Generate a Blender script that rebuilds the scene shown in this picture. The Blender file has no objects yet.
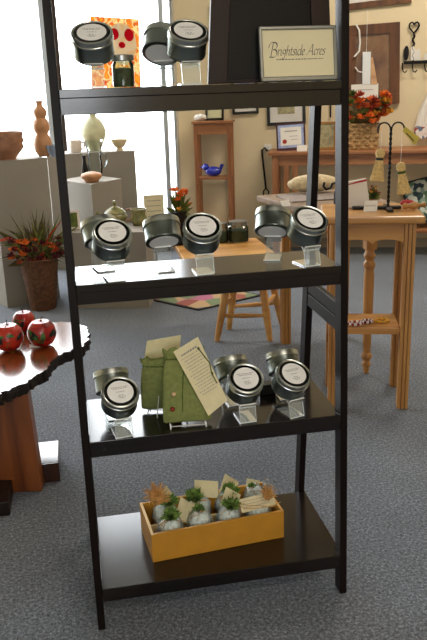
import bpy, math, random
from math import sin, cos, pi, radians as R, sqrt, atan2
from mathutils import Vector, Matrix
random.seed(7)
C = bpy.context.scene.collection
SC = bpy.context.scene

# ------------------------------------------------------------------ camera
F, CX, CY, CZ, YAW, PIT, ROL = 756.51, .0111, -1.5989, 1.2871, -.1773, .3018, -.0321
fw = Vector((-sin(YAW)*cos(PIT), cos(YAW)*cos(PIT), -sin(PIT)))
rt = Vector((cos(YAW), sin(YAW), 0)); up = rt.cross(fw)
r2 = rt*cos(ROL)+up*sin(ROL); u2 = -rt*sin(ROL)+up*cos(ROL)
cpos = Vector((CX, CY, CZ))
cd = bpy.data.cameras.new('camera'); cam = bpy.data.objects.new('camera', cd); C.objects.link(cam)
M = Matrix((r2, u2, -fw)).transposed().to_4x4(); M.translation = cpos
cam.matrix_world = M
cd.sensor_fit = 'VERTICAL'; cd.sensor_height = 24; cd.lens = F/640*24; cd.clip_start = .05; cd.clip_end = 200
SC.camera = cam

def ray(x, y): return fw*F+r2*(x-213.5)-u2*(y-320)
def onz(x, y, z): d = ray(x, y); return cpos+d*((z-CZ)/d.z)
def ony(x, y, Y): d = ray(x, y); return cpos+d*((Y-CY)/d.y)
def onp(x, y, P0, n): d = ray(x, y); return cpos+d*((P0-cpos).dot(n)/d.dot(n))

# ------------------------------------------------------------------ materials
def lin(h):
    h = h.lstrip('#'); o = []
    for i in (0, 2, 4):
        c = int(h[i:i+2], 16)/255
        o.append(c/12.92 if c <= .04045 else ((c+.055)/1.055)**2.4)
    return (*o, 1)
def newmat(name):
    m = bpy.data.materials.new(name); m.use_nodes = True
    nt = m.node_tree; return m, nt, nt.nodes['Principled BSDF']
def plain(name, col, rough=.5, metal=0, spec=.5, coat=0, noise=0, scale=30, trans=0, ior=1.45, bump=0, emit=0):
    m, nt, b = newmat(name)
    b.inputs['Base Color'].default_value = lin(col); b.inputs['Roughness'].default_value = rough
    b.inputs['Metallic'].default_value = metal; b.inputs['Specular IOR Level'].default_value = spec
    b.inputs['Coat Weight'].default_value = coat; b.inputs['Coat Roughness'].default_value = .15
    b.inputs['Transmission Weight'].default_value = trans; b.inputs['IOR'].default_value = ior
    if noise or bump:
        tc = nt.nodes.new('ShaderNodeTexCoord'); n = nt.nodes.new('ShaderNodeTexNoise')
        n.inputs['Scale'].default_value = scale; n.inputs['Detail'].default_value = 4
        nt.links.new(tc.outputs['Object'], n.inputs['Vector'])
        if noise:
            r = nt.nodes.new('ShaderNodeValToRGB'); c = lin(col)
            r.color_ramp.elements[0].color = (*[max(0, k*(1-noise)) for k in c[:3]], 1); r.color_ramp.elements[0].position = .3
            r.color_ramp.elements[1].color = (*[min(1, k*(1+noise)) for k in c[:3]], 1); r.color_ramp.elements[1].position = .7
            nt.links.new(n.outputs['Fac'], r.inputs['Fac']); nt.links.new(r.outputs['Color'], b.inputs['Base Color'])
        if bump:
            bp = nt.nodes.new('ShaderNodeBump'); bp.inputs['Strength'].default_value = bump; bp.inputs['Distance'].default_value = .01
            nt.links.new(n.outputs['Fac'], bp.inputs['Height']); nt.links.new(bp.outputs['Normal'], b.inputs['Normal'])
    return m
def wood(name, c1, c2, axis=2, scale=14, stretch=.09, rough=.35, coat=0, spec=.5, bump=.05):
    m, nt, b = newmat(name)
    tc = nt.nodes.new('ShaderNodeTexCoord'); mp = nt.nodes.new('ShaderNodeMapping')
    s = [1, 1, 1]; s[axis] = stretch; mp.inputs['Scale'].default_value = s
    n = nt.nodes.new('ShaderNodeTexNoise'); n.inputs['Scale'].default_value = scale; n.inputs['Detail'].default_value = 6; n.inputs['Distortion'].default_value = .6
    r = nt.nodes.new('ShaderNodeValToRGB'); r.color_ramp.elements[0].color = lin(c1); r.color_ramp.elements[1].color = lin(c2)
    r.color_ramp.elements[0].position = .35; r.color_ramp.elements[1].position = .65
    L = nt.links.new
    L(tc.outputs['Object'], mp.inputs['Vector']); L(mp.outputs['Vector'], n.inputs['Vector']); L(n.outputs['Fac'], r.inputs['Fac']); L(r.outputs['Color'], b.inputs['Base Color'])
    b.inputs['Roughness'].default_value = rough; b.inputs['Coat Weight'].default_value = coat; b.inputs['Coat Roughness'].default_value = .12
    b.inputs['Specular IOR Level'].default_value = spec
    if bump:
        bp = nt.nodes.new('ShaderNodeBump'); bp.inputs['Strength'].default_value = bump; bp.inputs['Distance'].default_value = .004
        L(n.outputs['Fac'], bp.inputs['Height']); L(bp.outputs['Normal'], b.inputs['Normal'])
    return m
def patches(name, cols, scale=20, rough=.45, kind='voronoi', coat=0):
    m, nt, b = newmat(name)
    tc = nt.nodes.new('ShaderNodeTexCoord')
    if kind == 'voronoi':
        v = nt.nodes.new('ShaderNodeTexVoronoi'); v.inputs['Scale'].default_value = scale
        sep = nt.nodes.new('ShaderNodeSeparateColor'); nt.links.new(v.outputs['Color'], sep.inputs['Color']); out = sep.outputs['Red']
        nt.links.new(tc.outputs['Object'], v.inputs['Vector'])
    else:
        v = nt.nodes.new('ShaderNodeTexNoise'); v.inputs['Scale'].default_value = scale; v.inputs['Detail'].default_value = 3
        nt.links.new(tc.outputs['Object'], v.inputs['Vector']); out = v.outputs['Fac']
    r = nt.nodes.new('ShaderNodeValToRGB'); r.color_ramp.interpolation = 'CONSTANT' if kind == 'voronoi' else 'LINEAR'
    lo, hi = (0, 1) if kind == 'voronoi' else (.3, .7)
    e = r.color_ramp.elements
    while len(e) < len(cols): e.new(.5)
    for i, c in enumerate(cols):
        e[i].position = lo+(hi-lo)*i/(len(cols) if kind == 'voronoi' else max(1, len(cols)-1)); e[i].color = lin(c)
    nt.links.new(out, r.inputs['Fac']); nt.links.new(r.outputs['Color'], b.inputs['Base Color'])
    b.inputs['Roughness'].default_value = rough; b.inputs['Coat Weight'].default_value = coat
    return m
def clear(name, tint='ffffff', gloss=.12, rough=.03, milk=0):
    m, nt, b = newmat(name); nt.nodes.remove(b)
    o = nt.nodes['Material Output']; t = nt.nodes.new('ShaderNodeBsdfTransparent'); g = nt.nodes.new('ShaderNodeBsdfGlossy')
    t.inputs['Color'].default_value = lin(tint); g.inputs['Roughness'].default_value = rough
    lw = nt.nodes.new('ShaderNodeLayerWeight'); lw.inputs['Blend'].default_value = gloss
    mx = nt.nodes.new('ShaderNodeMixShader')
    nt.links.new(lw.outputs['Fresnel'], mx.inputs['Fac']); nt.links.new(t.outputs[0], mx.inputs[1]); nt.links.new(g.outputs[0], mx.inputs[2]); nt.links.new(mx.outputs[0], o.inputs['Surface'])
    if milk:
        d = nt.nodes.new('ShaderNodeBsdfDiffuse'); d.inputs['Color'].default_value = (.9, .93, .92, 1); m2 = nt.nodes.new('ShaderNodeMixShader'); m2.inputs[0].default_value = milk
        nt.links.new(mx.outputs[0], m2.inputs[1]); nt.links.new(d.outputs[0], m2.inputs[2]); nt.links.new(m2.outputs[0], o.inputs['Surface'])
    return m
def translucent(name, cols, scale):
    m, nt, b = newmat(name); nt.nodes.remove(b); o = nt.nodes['Material Output']
    tc = nt.nodes.new('ShaderNodeTexCoord'); n = nt.nodes.new('ShaderNodeTexNoise'); n.inputs['Scale'].default_value = scale; n.inputs['Detail'].default_value = 2
    r = nt.nodes.new('ShaderNodeValToRGB'); e = r.color_ramp.elements
    while len(e) < len(cols): e.new(.5)
    for i, c in enumerate(cols): e[i].position = .32+.36*i/(len(cols)-1); e[i].color = lin(c)
    a = nt.nodes.new('ShaderNodeBsdfTranslucent'); d = nt.nodes.new('ShaderNodeBsdfDiffuse'); mx = nt.nodes.new('ShaderNodeMixShader'); mx.inputs[0].default_value = .13
    L = nt.links.new
    L(tc.outputs['Object'], n.inputs['Vector']); L(n.outputs['Fac'], r.inputs['Fac']); L(r.outputs['Color'], a.inputs['Color']); L(r.outputs['Color'], d.inputs['Color'])
    L(d.outputs[0], mx.inputs[1]); L(a.outputs[0], mx.inputs[2]); L(mx.outputs[0], o.inputs['Surface'])
    return m
def carpet_mat():
    m, nt, b = newmat('carpet'); L = nt.links.new
    tc = nt.nodes.new('ShaderNodeTexCoord')
    n = nt.nodes.new('ShaderNodeTexNoise'); n.inputs['Scale'].default_value = 240; n.inputs['Detail'].default_value = 3
    n2 = nt.nodes.new('ShaderNodeTexNoise'); n2.inputs['Scale'].default_value = 110; n2.inputs['Detail'].default_value = 3
    n3 = nt.nodes.new('ShaderNodeTexNoise'); n3.inputs['Scale'].default_value = 2.2
    a1 = nt.nodes.new('ShaderNodeMath'); a1.operation = 'ADD'; a2 = nt.nodes.new('ShaderNodeMath'); a2.operation = 'MULTIPLY_ADD'; a2.inputs[1].default_value = .25
    L(tc.outputs['Object'], n.inputs['Vector']); L(tc.outputs['Object'], n2.inputs['Vector']); L(tc.outputs['Object'], n3.inputs['Vector'])
    L(n.outputs['Fac'], a1.inputs[0]); L(n2.outputs['Fac'], a1.inputs[1]); L(n3.outputs['Fac'], a2.inputs[0]); L(a1.outputs[0], a2.inputs[2])
    r = nt.nodes.new('ShaderNodeValToRGB'); e = r.color_ramp.elements
    mr = nt.nodes.new('ShaderNodeMapRange'); mr.inputs['From Min'].default_value = .82; mr.inputs['From Max'].default_value = 1.45
    L(a2.outputs[0], mr.inputs['Value']); L(mr.outputs[0], r.inputs['Fac'])
    e[0].color = lin(CARPET[0]); e[1].color = lin(CARPET[2]); k = e.new(.5); k.color = lin(CARPET[1])
    L(r.outputs['Color'], b.inputs['Base Color']); b.inputs['Roughness'].default_value = .95; b.inputs['Specular IOR Level'].default_value = .15; b.inputs['Sheen Weight'].default_value = .25; b.inputs['Sheen Roughness'].default_value = .5
    bp = nt.nodes.new('ShaderNodeBump'); bp.inputs['Strength'].default_value = .6; bp.inputs['Distance'].default_value = .006
    L(n.outputs['Fac'], bp.inputs['Height']); L(bp.outputs['Normal'], b.inputs['Normal'])
    return m
CARPET = ('2a2f36', '5a616c', '8f98a4')

MT = dict(
    espresso=wood('espresso wood', '0e0807', '170e0b', 0, 18, .08, .16, .0, .6, .012),
    espresso_v=wood('espresso wood upright', '0e0807', '170e0b', 2, 18, .08, .45, .0, .15, .015),
    oak=wood('oak', '9c6a36', 'bd8a4c', 2, 22, .08, .4),
    oak_x=wood('oak along', 'a57038', 'c6924f', 0, 18, .08, .35, .2),
    pine=wood('pine', 'b07a3c', 'd0a05c', 0, 10, .1, .38, .2),
    cherry=wood('cherry', '8a5532', 'a87248', 2, 18, .1, .42),
    cherry_x=wood('cherry along', '8a5532', 'a87248', 0, 18, .1, .42),
    darkframe=wood('dark frame wood', '170b07', '28140c', 2, 20, .1, .5, 0, .3),
    slab=wood('live edge slab', '5a2a12', '7a401c', 0, 9, .15, .16, .6, .6, .02),
    slabdark=wood('dark slab', '2c150a', '40200f', 1, 9, .15, .16, .6, .6, .02),
    slabplank=wood('slab plank', '4e2410', '8a4e22', 2, 12, .12, .35, .2),
    bark=plain('bark', '1c1410', .8, noise=.5, scale=60, bump=.8),
    mirrorframe=wood('barn wood', '4a2c18', '6e4628', 2, 14, .12, .6),
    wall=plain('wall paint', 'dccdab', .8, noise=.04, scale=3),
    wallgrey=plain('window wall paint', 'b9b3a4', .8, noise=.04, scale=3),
    ceil=plain('ceiling paint', 'd8d4c8', .9), base=plain('baseboard', 'aca08c', .6),
    plinth=plain('plinth paint', '8f887d', .7, noise=.03, scale=4),
    frame_al=plain('aluminium frame', 'b8c4d0', .35, .6), bronze=plain('bronze frame', '33261c', .4, .3),
    glass=clear('window glass', 'ffffff', .04, .0), acrylic=clear('acrylic', 'f8fbfa', .12, .05, .14), acrylicedge=plain('acrylic edge', 'eef2f0', .15, 0, .8, .5), jarglass=clear('jar glass', 'e8f2ea', .3, .03), pitcherglass=clear('pitcher glass', 'f2f8f8', .22, .02),
    tin=plain('tin', 'c2c8c4', .3, 1), tindark=plain('tin body', '868f8c', .32, 1), lidring=plain('lid ring', '161817', .25, .5, .6), label=plain('white label', 'f0f0f0', .55), ink=plain('ink', '3a3838', .7), inkpale=plain('pale ink', '8a8888', .7),
    silver=plain('silver frame', '8d8f8c', .3, .8), cream=plain('cream paper', 'e2d8b4', .7), creamtag=plain('cream card', 'd9cfa8', .75, noise=.05, scale=60), black=plain('black', '0b0b0b', .3), blackmatte=plain('black panel', '080706', .4, 0, .25),
    iron=plain('wrought iron', '1a1715', .5, .5, bump=.3, scale=80), white=plain('white', 'e6e4de', .5), whitewire=plain('white wire', 'd8d8d4', .3, .5), felt=plain('green felt', '78814a', .95, noise=.15, scale=90, bump=.3), cord=plain('green cord', '4c5a22', .9), beadred=plain('red bead', '7c2216', .3), beadcream=plain('cream bead', 'd6b48c', .4),
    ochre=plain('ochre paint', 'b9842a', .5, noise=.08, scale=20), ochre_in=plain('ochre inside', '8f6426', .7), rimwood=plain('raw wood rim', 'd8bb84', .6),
    raffia=plain('raffia', 'b98a4e', .9, noise=.3, scale=60), moss=patches('moss', ['355022', '648638', '93aa58'], 70, .9, 'noise'), cello=clear('cellophane', 'f6fafa', .2, .2, .10), bluefill=plain('dried lavender', 'd4dedd', .8, noise=.3, scale=90, bump=.5),
    wicker=plain('wicker', '5c3a22', .75, noise=.4, scale=50, bump=.5), wickerpale=plain('pale wicker', 'a5855a', .8, noise=.4, scale=60, bump=.5),
    clay=plain('clay', 'c08c62', .5, noise=.25, scale=16), clay2=plain('brown clay', '9a6e52', .5, noise=.3, scale=18), celadon=plain('pale glaze', 'c9c8a4', .4, noise=.15, scale=14), bluepot=plain('blue glaze', '8f9fb8', .35, noise=.25, scale=20), whitepot=plain('white glaze', 'dccfc4', .4), greenpot=patches('green glaze', ['5a5a34', '7a7a4a', 'a09468'], 22, .3, 'noise'), creampot=plain('cream glaze', 'd8c49a', .45, noise=.15, scale=20),
    leafdark=patches('dark leaf', ['362c16', '564822', '746634'], 30, .8, 'noise'), leafgreen=patches('leaf', ['3a4a1c', '5e6c2a', '7a7a34'], 30, .8, 'noise'), orange=plain('orange petal', 'e87426', .8, noise=.25, scale=60), orangered=plain('red petal', 'a83c1e', .8, noise=.25, scale=60), burgundy=plain('burgundy petal', '5c1c22', .8, noise=.3, scale=60), yellowpetal=plain('yellow petal', 'd99a2c', .8),
    apple=patches('painted red', ['a01818', 'ac1c14', '7c1010', 'b82c18', '9c1414', 'd8a030', 'a01818'], 26, .35, 'voronoi', .3), appleleaf=plain('painted leaf', '3c6e34', .5), appleblack=plain('painted dark', '16201c', .5),
    blueglass=plain('cobalt glass', '1c2fb4', .08, 0, .8, .5), straw=plain('broom straw', 'd9bb7e', .85, noise=.25, scale=120, bump=.4), yellowtag=plain('yellow tag', 'cdb84a', .6), redcloth=plain('red cloth', 'a01c24', .8),
    burlap=plain('burlap', 'cdbb98', .9, noise=.25, scale=40, bump=.5), rug=patches('rug', ['8c4a3c', '6e7c58', 'b09068', '4a5a6a', 'a8607a', '94784a'], 7, .95), rugborder=plain('rug border', '2a2622', .95), pillow=patches('pillow print', ['3c5a58', '8aa094', 'c8ccc0', '5a7a5c', '2c3c44'], 34, .85), plaid=patches('plaid cloth', ['e4dcd8', 'd8d0d0', '9a4a50', 'e8e2de', '6a7c94'], 40, .9), navy=plain('navy edge', '20222c', .8),
    stained=translucent('painted sheet', ['e8a028', 'e06a18', 'f0d890', 'c83a14', 'e89024'], 16), stainedred=translucent('painted sheet red', ['c01020', 'd01828', 'b80c1c'], 8), stainedcream=translucent('painted sheet cream', ['f6ecc0', 'f8f0d8', 'f2d890'], 10),
    mirror=patches('mirror painted reflection', ['3a2414', '6a4626', '7c5a36', '4a3826'], 5, .35, 'noise'), ribbon=plain('white ribbon', 'dfe4e6', .35), certblue=patches('certificate border', ['7c90c4', 'a8b8e0', '8494c8'], 30, .5, 'noise'), seal=plain('red seal', 'a03020', .5), matboard=plain('mat board', 'd8d6d0', .6), print=patches('landscape print', ['6a7a5a', 'b0a880', '8c8468', 'c8c4ac'], 14, .5, 'noise'), goldframe=plain('gold frame', '9a6e34', .4, .3),  # mirror: its brown reflection is painted in as noise patches
    asphalt=plain('outside pavement', 'b8b6b0', .9), beadwhite=plain('white bead', 'd8cfd2', .3), beadgold=plain('gold bead', 'b8902c', .3, .4), herb=patches('dried herb', ['2c3824', '4a563a', '3a3020'], 60, .9, 'noise'), amber=plain('amber bottle', '4a1c10', .2, 0, .6), paperbag=plain('white paper bag', 'dcd4cc', .7),
)
MT['carpet'] = carpet_mat()

# ------------------------------------------------------------------ mesh builder
class MB:
    def __init__(s): s.v = []; s.f = []
    def add(s, vs, fs, M=None):
        o = len(s.v)
        s.v += [tuple(M @ Vector(v)) if M is not None else tuple(v) for v in vs]
        s.f += [tuple(i+o for i in f) for f in fs]; return s
    def hexa(s, p, M=None):   # 4 bottom ccw + 4 top
        return s.add(p, [(3, 2, 1, 0), (4, 5, 6, 7), (0, 1, 5, 4), (1, 2, 6, 5), (2, 3, 7, 6), (3, 0, 4, 7)], M)
    def box(s, x0, x1, y0, y1, z0, z1, M=None):
        return s.hexa([(x0, y0, z0), (x1, y0, z0), (x1, y1, z0), (x0, y1, z0), (x0, y0, z1), (x1, y0, z1), (x1, y1, z1), (x0, y1, z1)], M)
    def prism(s, poly, a, b, axis='z', M=None):   # polygon in 2D extruded along an axis
        n = len(poly)
        def pt(p, h): return {'z': (p[0], p[1], h), 'y': (p[0], h, p[1]), 'x': (h, p[0], p[1])}[axis]
        vs = [pt(p, a) for p in poly]+[pt(p, b) for p in poly]
        return s.add(vs, [tuple(range(n))[::-1], tuple(range(n, 2*n))]+[(i, (i+1) % n, n+(i+1) % n, n+i) for i in range(n)], M)
    def lathe(s, prof, n=24, M=None, sx=1, sy=1, cap=True):
        vs = []; fs = []
        for r, z in prof:
            for k in range(n): a = 2*pi*k/n; vs.append((r*cos(a)*sx, r*sin(a)*sy, z))
        for i in range(len(prof)-1):
            for k in range(n): k2 = (k+1) % n; fs.append((i*n+k, i*n+k2, (i+1)*n+k2, (i+1)*n+k))
        if cap:
            if prof[0][0] > 1e-5: fs.append(tuple(range(n))[::-1])
            if prof[-1][0] > 1e-5: fs.append(tuple(range((len(prof)-1)*n, len(prof)*n)))
        return s.add(vs, fs, M)
    def tube(s, pts, r, n=8, M=None, flat=1):
        pts = [Vector(p) for p in pts]; m = len(pts)
        rs = r if isinstance(r, (list, tuple)) else [r]*m
        vs = []; fs = []; up0 = None
        for i, p in enumerate(pts):
            t = (pts[min(i+1, m-1)]-pts[max(i-1, 0)])
            t = t.normalized() if t.length > 1e-9 else Vector((0, 0, 1))
            if up0 is None: up0 = t.orthogonal().normalized()
            up0 = (up0-t*up0.dot(t)); up0 = up0.normalized() if up0.length > 1e-6 else t.orthogonal().normalized()
            w = t.cross(up0)
            for k in range(n): a = 2*pi*k/n; vs.append(p+(up0*cos(a)+w*sin(a)*flat)*rs[i])
        for i in range(m-1):
            for k in range(n): k2 = (k+1) % n; fs.append((i*n+k, i*n+k2, (i+1)*n+k2, (i+1)*n+k))
        fs.append(tuple(range(n))[::-1]); fs.append(tuple(range((m-1)*n, m*n)))
        return s.add(vs, fs, M)
    def ball(s, c, r, n=12, m=8, sx=1, sy=1, sz=1, M=None, jit=0):
        vs = [(0, 0, -1)]; 
        for i in range(1, m):
            a = -pi/2+pi*i/m
            for k in range(n): b = 2*pi*k/n; vs.append((cos(a)*cos(b), cos(a)*sin(b), sin(a)))
        vs.append((0, 0, 1)); fs = []
        for k in range(n): fs.append((0, 1+(k+1) % n, 1+k))
        for i in range(m-2):
            for k in range(n): k2 = (k+1) % n; a = 1+i*n; fs.append((a+k, a+k2, a+n+k2, a+n+k))
        l = 1+(m-2)*n
        for k in range(n): fs.append((l+k, l+(k+1) % n, len(vs)-1))
        o = []
        for v in vs:
            j = 1+random.uniform(-jit, jit) if jit else 1
            o.append((c[0]+v[0]*r*sx*j, c[1]+v[1]*r*sy*j, c[2]+v[2]*r*sz*j))
        return s.add(o, fs, M)
    def ribbon(s, prof, x0, x1, th, M=None):    # profile in (y,z) of thickness th, swept along x
        n = len(prof); P = [Vector((0, p[0], p[1])) for p in prof]; off = []
        for i in range(n):
            t = (P[min(i+1, n-1)]-P[max(i-1, 0)]).normalized(); off.append(Vector((0, -t.z, t.y))*th/2)
        poly = [(p+o) for p, o in zip(P, off)]+[(p-o) for p, o in list(zip(P, off))[::-1]]
        m = len(poly); vs = [(x0, p.y, p.z) for p in poly]+[(x1, p.y, p.z) for p in poly]
        fs = []
        for i in range(n-1):
            a, b, c, d = i, i+1, m-2-i, m-1-i
            fs += [(a, b, m+b, m+a), (c, d, m+d, m+c), (d, c, b, a), (m+a, m+b, m+c, m+d)]
        fs += [(0, m, 2*m-1, m-1), (n-1, n, m+n, m+n-1)]
        return s.add(vs, fs, M)
    def build(s, name, mat, parent=None, smooth=False, bevel=0, sub=0, label=None, kind=None, ang=40, mods=()):
        me = bpy.data.meshes.new(name); me.from_pydata(s.v, [], s.f); me.update()
        me.materials.append(MT[mat] if isinstance(mat, str) else mat)
        o = bpy.data.objects.new(name, me); C.objects.link(o)
        if smooth:
            for p in me.polygons: p.use_smooth = True
            try: me.set_sharp_from_angle(angle=R(ang))
            except Exception: pass
        if bevel:
            b = o.modifiers.new('bevel', 'BEVEL'); b.width = bevel; b.segments = 2; b.limit_method = 'ANGLE'; b.angle_limit = R(40)
        if sub:
            b = o.modifiers.new('sub', 'SUBSURF'); b.levels = sub; b.render_levels = sub
        if parent: o.parent = parent
        if label: o['label'] = label
        if kind: o['kind'] = kind
        return o
def tag(o, label, cat, group=None):
    o['label'] = label; o['category'] = cat
    if group: o['group'] = group
    return o
def thing(name, label, cat, loc=(0, 0, 0), rz=0, group=None):
    o = bpy.data.objects.new(name, None); o.empty_display_size = .05; C.objects.link(o); o.location = loc; o.rotation_euler = (0, 0, rz)
    return tag(o, label, cat, group)
def copy_tree(o, parent=None):
    c = o.copy(); C.objects.link(c)
    if parent: c.parent = parent
    for ch in list(o.children): copy_tree(ch, c)
    return c
def struct(mb, name, mat, parent=None, **k):
    o = mb.build(name, mat, parent, **k); o['kind'] = 'structure'; return o
def rotm(x=0, y=0, z=0, loc=(0, 0, 0)):
    from mathutils import Euler
    m = Euler((x, y, z)).to_matrix().to_4x4(); m.translation = loc; return m
def place(o, p, rz): o.location = p; o.rotation_euler = (0, 0, rz)

# pseudo text: rows of little strokes like unreadable print, in the xz plane facing -y (or xy plane facing +z)
def print_rows(mb, rows, flat=False, M=None, h=.0016, seed=1):
    rnd = random.Random(seed)
    for (x0, x1, z) in rows:
        x = x0
        while x < x1:
            w = min(rnd.uniform(.002, .007), x1-x)
            q = [(x, z), (x+w*.8, z), (x+w*.8, z+h), (x, z+h)]
            vs = [(a, b, 0) for a, b in q] if flat else [(a, 0, b) for a, b in q]
            mb.add(vs, [(0, 1, 2, 3)], M); x += w+.0008
    return mb

# ------------------------------------------------------------------ room
WH = R(-19)                                            # heading of the back wall
P0 = onz(390, 247, 0); bd = Vector((cos(WH), sin(WH), 0)); bn = Vector((-sin(WH), cos(WH), 0))   # bn points away from the room
def onback(x, y, off=0): return onp(x, y, P0-bn*off, bn)
K = onback(182, 200); K.z = 0
wd = Vector((-1, -.10, 0)).normalized(); wn = Vector((.10, -1, 0)).normalized()*-1      # window wall runs to the left, wn points outside
def onwin(x, y, off=0): return onp(x, y, K-wn*off, wn)
CEIL = 3.1
def wallbox(mb, A, d, s0, s1, z0, z1, n, t0, t1):
    q = [A+d*s0+n*t0, A+d*s1+n*t0, A+d*s1+n*t1, A+d*s0+n*t1]
    return mb.hexa([(p.x, p.y, z0) for p in q]+[(p.x, p.y, z1) for p in q])
def outline(name, pts, z0, z1, mat):
    return struct(MB().prism([(p[0], p[1]) for p in pts], z0, z1), name, mat)
E1 = K+bd*4.6                                          # far end of back wall
E2 = K+wd*4.2                                          # far end of window wall
rear_y = -3.6
room = [(E2.x, rear_y), (E1.x, rear_y), (E1.x, E1.y), (K.x, K.y), (E2.x, E2.y)]
outline('floor', room, -.06, 0, 'carpet')
outline('ceiling', room, CEIL, CEIL+.06, 'ceil')
struct(wallbox(MB(), K, bd, 0, 4.6, 0, CEIL, bn, 0, .12), 'wall_back', 'wall')
struct(wallbox(MB(), K, bd, .0, 4.6, 0.0, .075, bn, -.012, 0), 'baseboard_back', 'base')
struct(MB().box(E1.x, E1.x+.1, rear_y, E1.y, 0, CEIL), 'wall_right', 'wall')
struct(MB().box(E2.x-.1, E2.x, rear_y, E2.y, 0, CEIL), 'wall_left', 'wall')
# wall behind the photographer; its unseen window is added to lighten the shelf fronts
RW = (-1.2, .3, 1.0, 2.0)
mb = MB(); mb.box(E2.x, RW[0], rear_y-.1, rear_y, 0, CEIL).box(RW[1], E1.x, rear_y-.1, rear_y, 0, CEIL).box(RW[0], RW[1], rear_y-.1, rear_y, 0, RW[2]).box(RW[0], RW[1], rear_y-.1, rear_y, RW[3], CEIL)
struct(mb, 'wall_rear', 'wall')
# window wall: pier, sill wall, lintel
sj = (onwin(176.5, 120)-K).dot(wd)
s_end = 4.05
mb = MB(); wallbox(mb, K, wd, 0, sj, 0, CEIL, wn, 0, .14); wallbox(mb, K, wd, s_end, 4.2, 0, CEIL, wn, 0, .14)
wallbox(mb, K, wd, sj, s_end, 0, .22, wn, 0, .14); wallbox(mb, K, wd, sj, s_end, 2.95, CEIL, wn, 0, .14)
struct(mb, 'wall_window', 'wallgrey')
win = bpy.data.objects.new('window_1', None); C.objects.link(win); win['kind'] = 'structure'
fr = MB()
for s0, s1 in ((sj, sj+.012), (s_end-.05, s_end)): wallbox(fr, K, wd, s0, s1, .22, 2.95, wn, .03, .09)
wallbox(fr, K, wd, sj, s_end, .22, .27, wn, .03, .09); wallbox(fr, K, wd, sj, s_end, 2.9, 2.95, wn, .03, .09)
o = struct(fr, 'window_frame', 'frame_al', win)
cuts = [sj+.02]
for px, w, mt in ((165.5, .036, 'frame_al'), (60.2, .026, 'bronze'), (43.5, .045, 'frame_al')):
    y = 100 if px > 100 else (80 if px > 50 else 30)
    s = (onwin(px, y)-K).dot(wd)
    struct(wallbox(MB(), K, wd, s-w/2, s+w/2, .22, 2.95, wn, .025, .095), 'mullion', mt, win); cuts += [s-w/2, s+w/2]
cuts += [s_end-1.6, s_end-1.55, s_end-.05]
struct(wallbox(MB(), K, wd, s_end-1.6, s_end-1.55, .27, 2.9, wn, .025, .095), 'mullion', 'frame_al', win)
for a, b in zip(cuts[::2], cuts[1::2]):
    struct(wallbox(MB(), K, wd, a, b, .27, 2.9, wn, .058, .062), 'window_pane', 'glass', win)
added_win = bpy.data.objects.new('added_rear_window', None); C.objects.link(added_win); added_win['kind'] = 'structure'  # unseen rear window, added so the shelf fronts catch its light
fr = MB(); fr.box(RW[0], RW[0]+.05, rear_y-.08, rear_y-.02, RW[2], RW[3]).box(RW[1]-.05, RW[1], rear_y-.08, rear_y-.02, RW[2], RW[3]).box(RW[0], RW[1], rear_y-.08, rear_y-.02, RW[2], RW[2]+.05).box(RW[0], RW[1], rear_y-.08, rear_y-.02, RW[3]-.05, RW[3]).box(-.47, -.43, rear_y-.08, rear_y-.02, RW[2], RW[3])
struct(fr, 'window_frame', 'frame_al', added_win)
struct(MB().box(RW[0], RW[1], rear_y-.052, rear_y-.048, RW[2], RW[3]), 'window_pane', 'glass', added_win)
struct(MB().box(-30, 30, -34, 40, -.5, -.12), 'ground', 'asphalt')

# ------------------------------------------------------------------ light
W = bpy.data.worlds.new('world'); SC.world = W; W.use_nodes = True
W.node_tree.nodes['Background'].inputs[0].default_value = (.93, .97, 1, 1)
W.node_tree.nodes['Background'].inputs[1].default_value = 10.0
def area(name, loc, rot, sx, sy, e, col=(1, 1, 1), portal=False):
    l = bpy.data.lights.new(name, 'AREA'); l.shape = 'RECTANGLE'; l.size = sx; l.size_y = sy; l.energy = e; l.color = col
    if portal: l.cycles.is_portal = True
    o = bpy.data.objects.new(name, l); C.objects.link(o); o.location = loc; o.rotation_euler = rot; return o
mid = K+wd*(sj+s_end)/2+wn*.2
o = area('window_portal', (mid.x, mid.y, 1.58), (0, 0, 0), s_end-sj, 2.75, 1, portal=True)
o.rotation_euler = Vector((-wn.x, -wn.y, 0)).to_track_quat('-Z', 'Y').to_euler()
area('added_window_portal', ((RW[0]+RW[1])/2, rear_y-.15, (RW[2]+RW[3])/2), (R(90), 0, 0), RW[1]-RW[0], RW[3]-RW[2], 1, portal=True)
for i, (x, y, e) in enumerate(((.7, -2.7, 44), (2.8, .6, 8), (2.5, 2.5, 60))):  # unseen fill lamps, added to brighten the shelf fronts and the right wall
    area('added_fill_light', (x, y, CEIL-.03), (0, 0, 0), 1.2, .6, e, (1, .88, .74))
SC.view_settings.view_transform = 'Standard'; SC.view_settings.look = 'None'; SC.view_settings.exposure = 0
SC.cycles.use_denoising = True
SC.cycles.max_bounces = 10; SC.cycles.transparent_max_bounces = 24; SC.cycles.caustics_reflective = False; SC.cycles.caustics_refractive = False
SC.cycles.sample_clamp_indirect = 4

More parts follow.
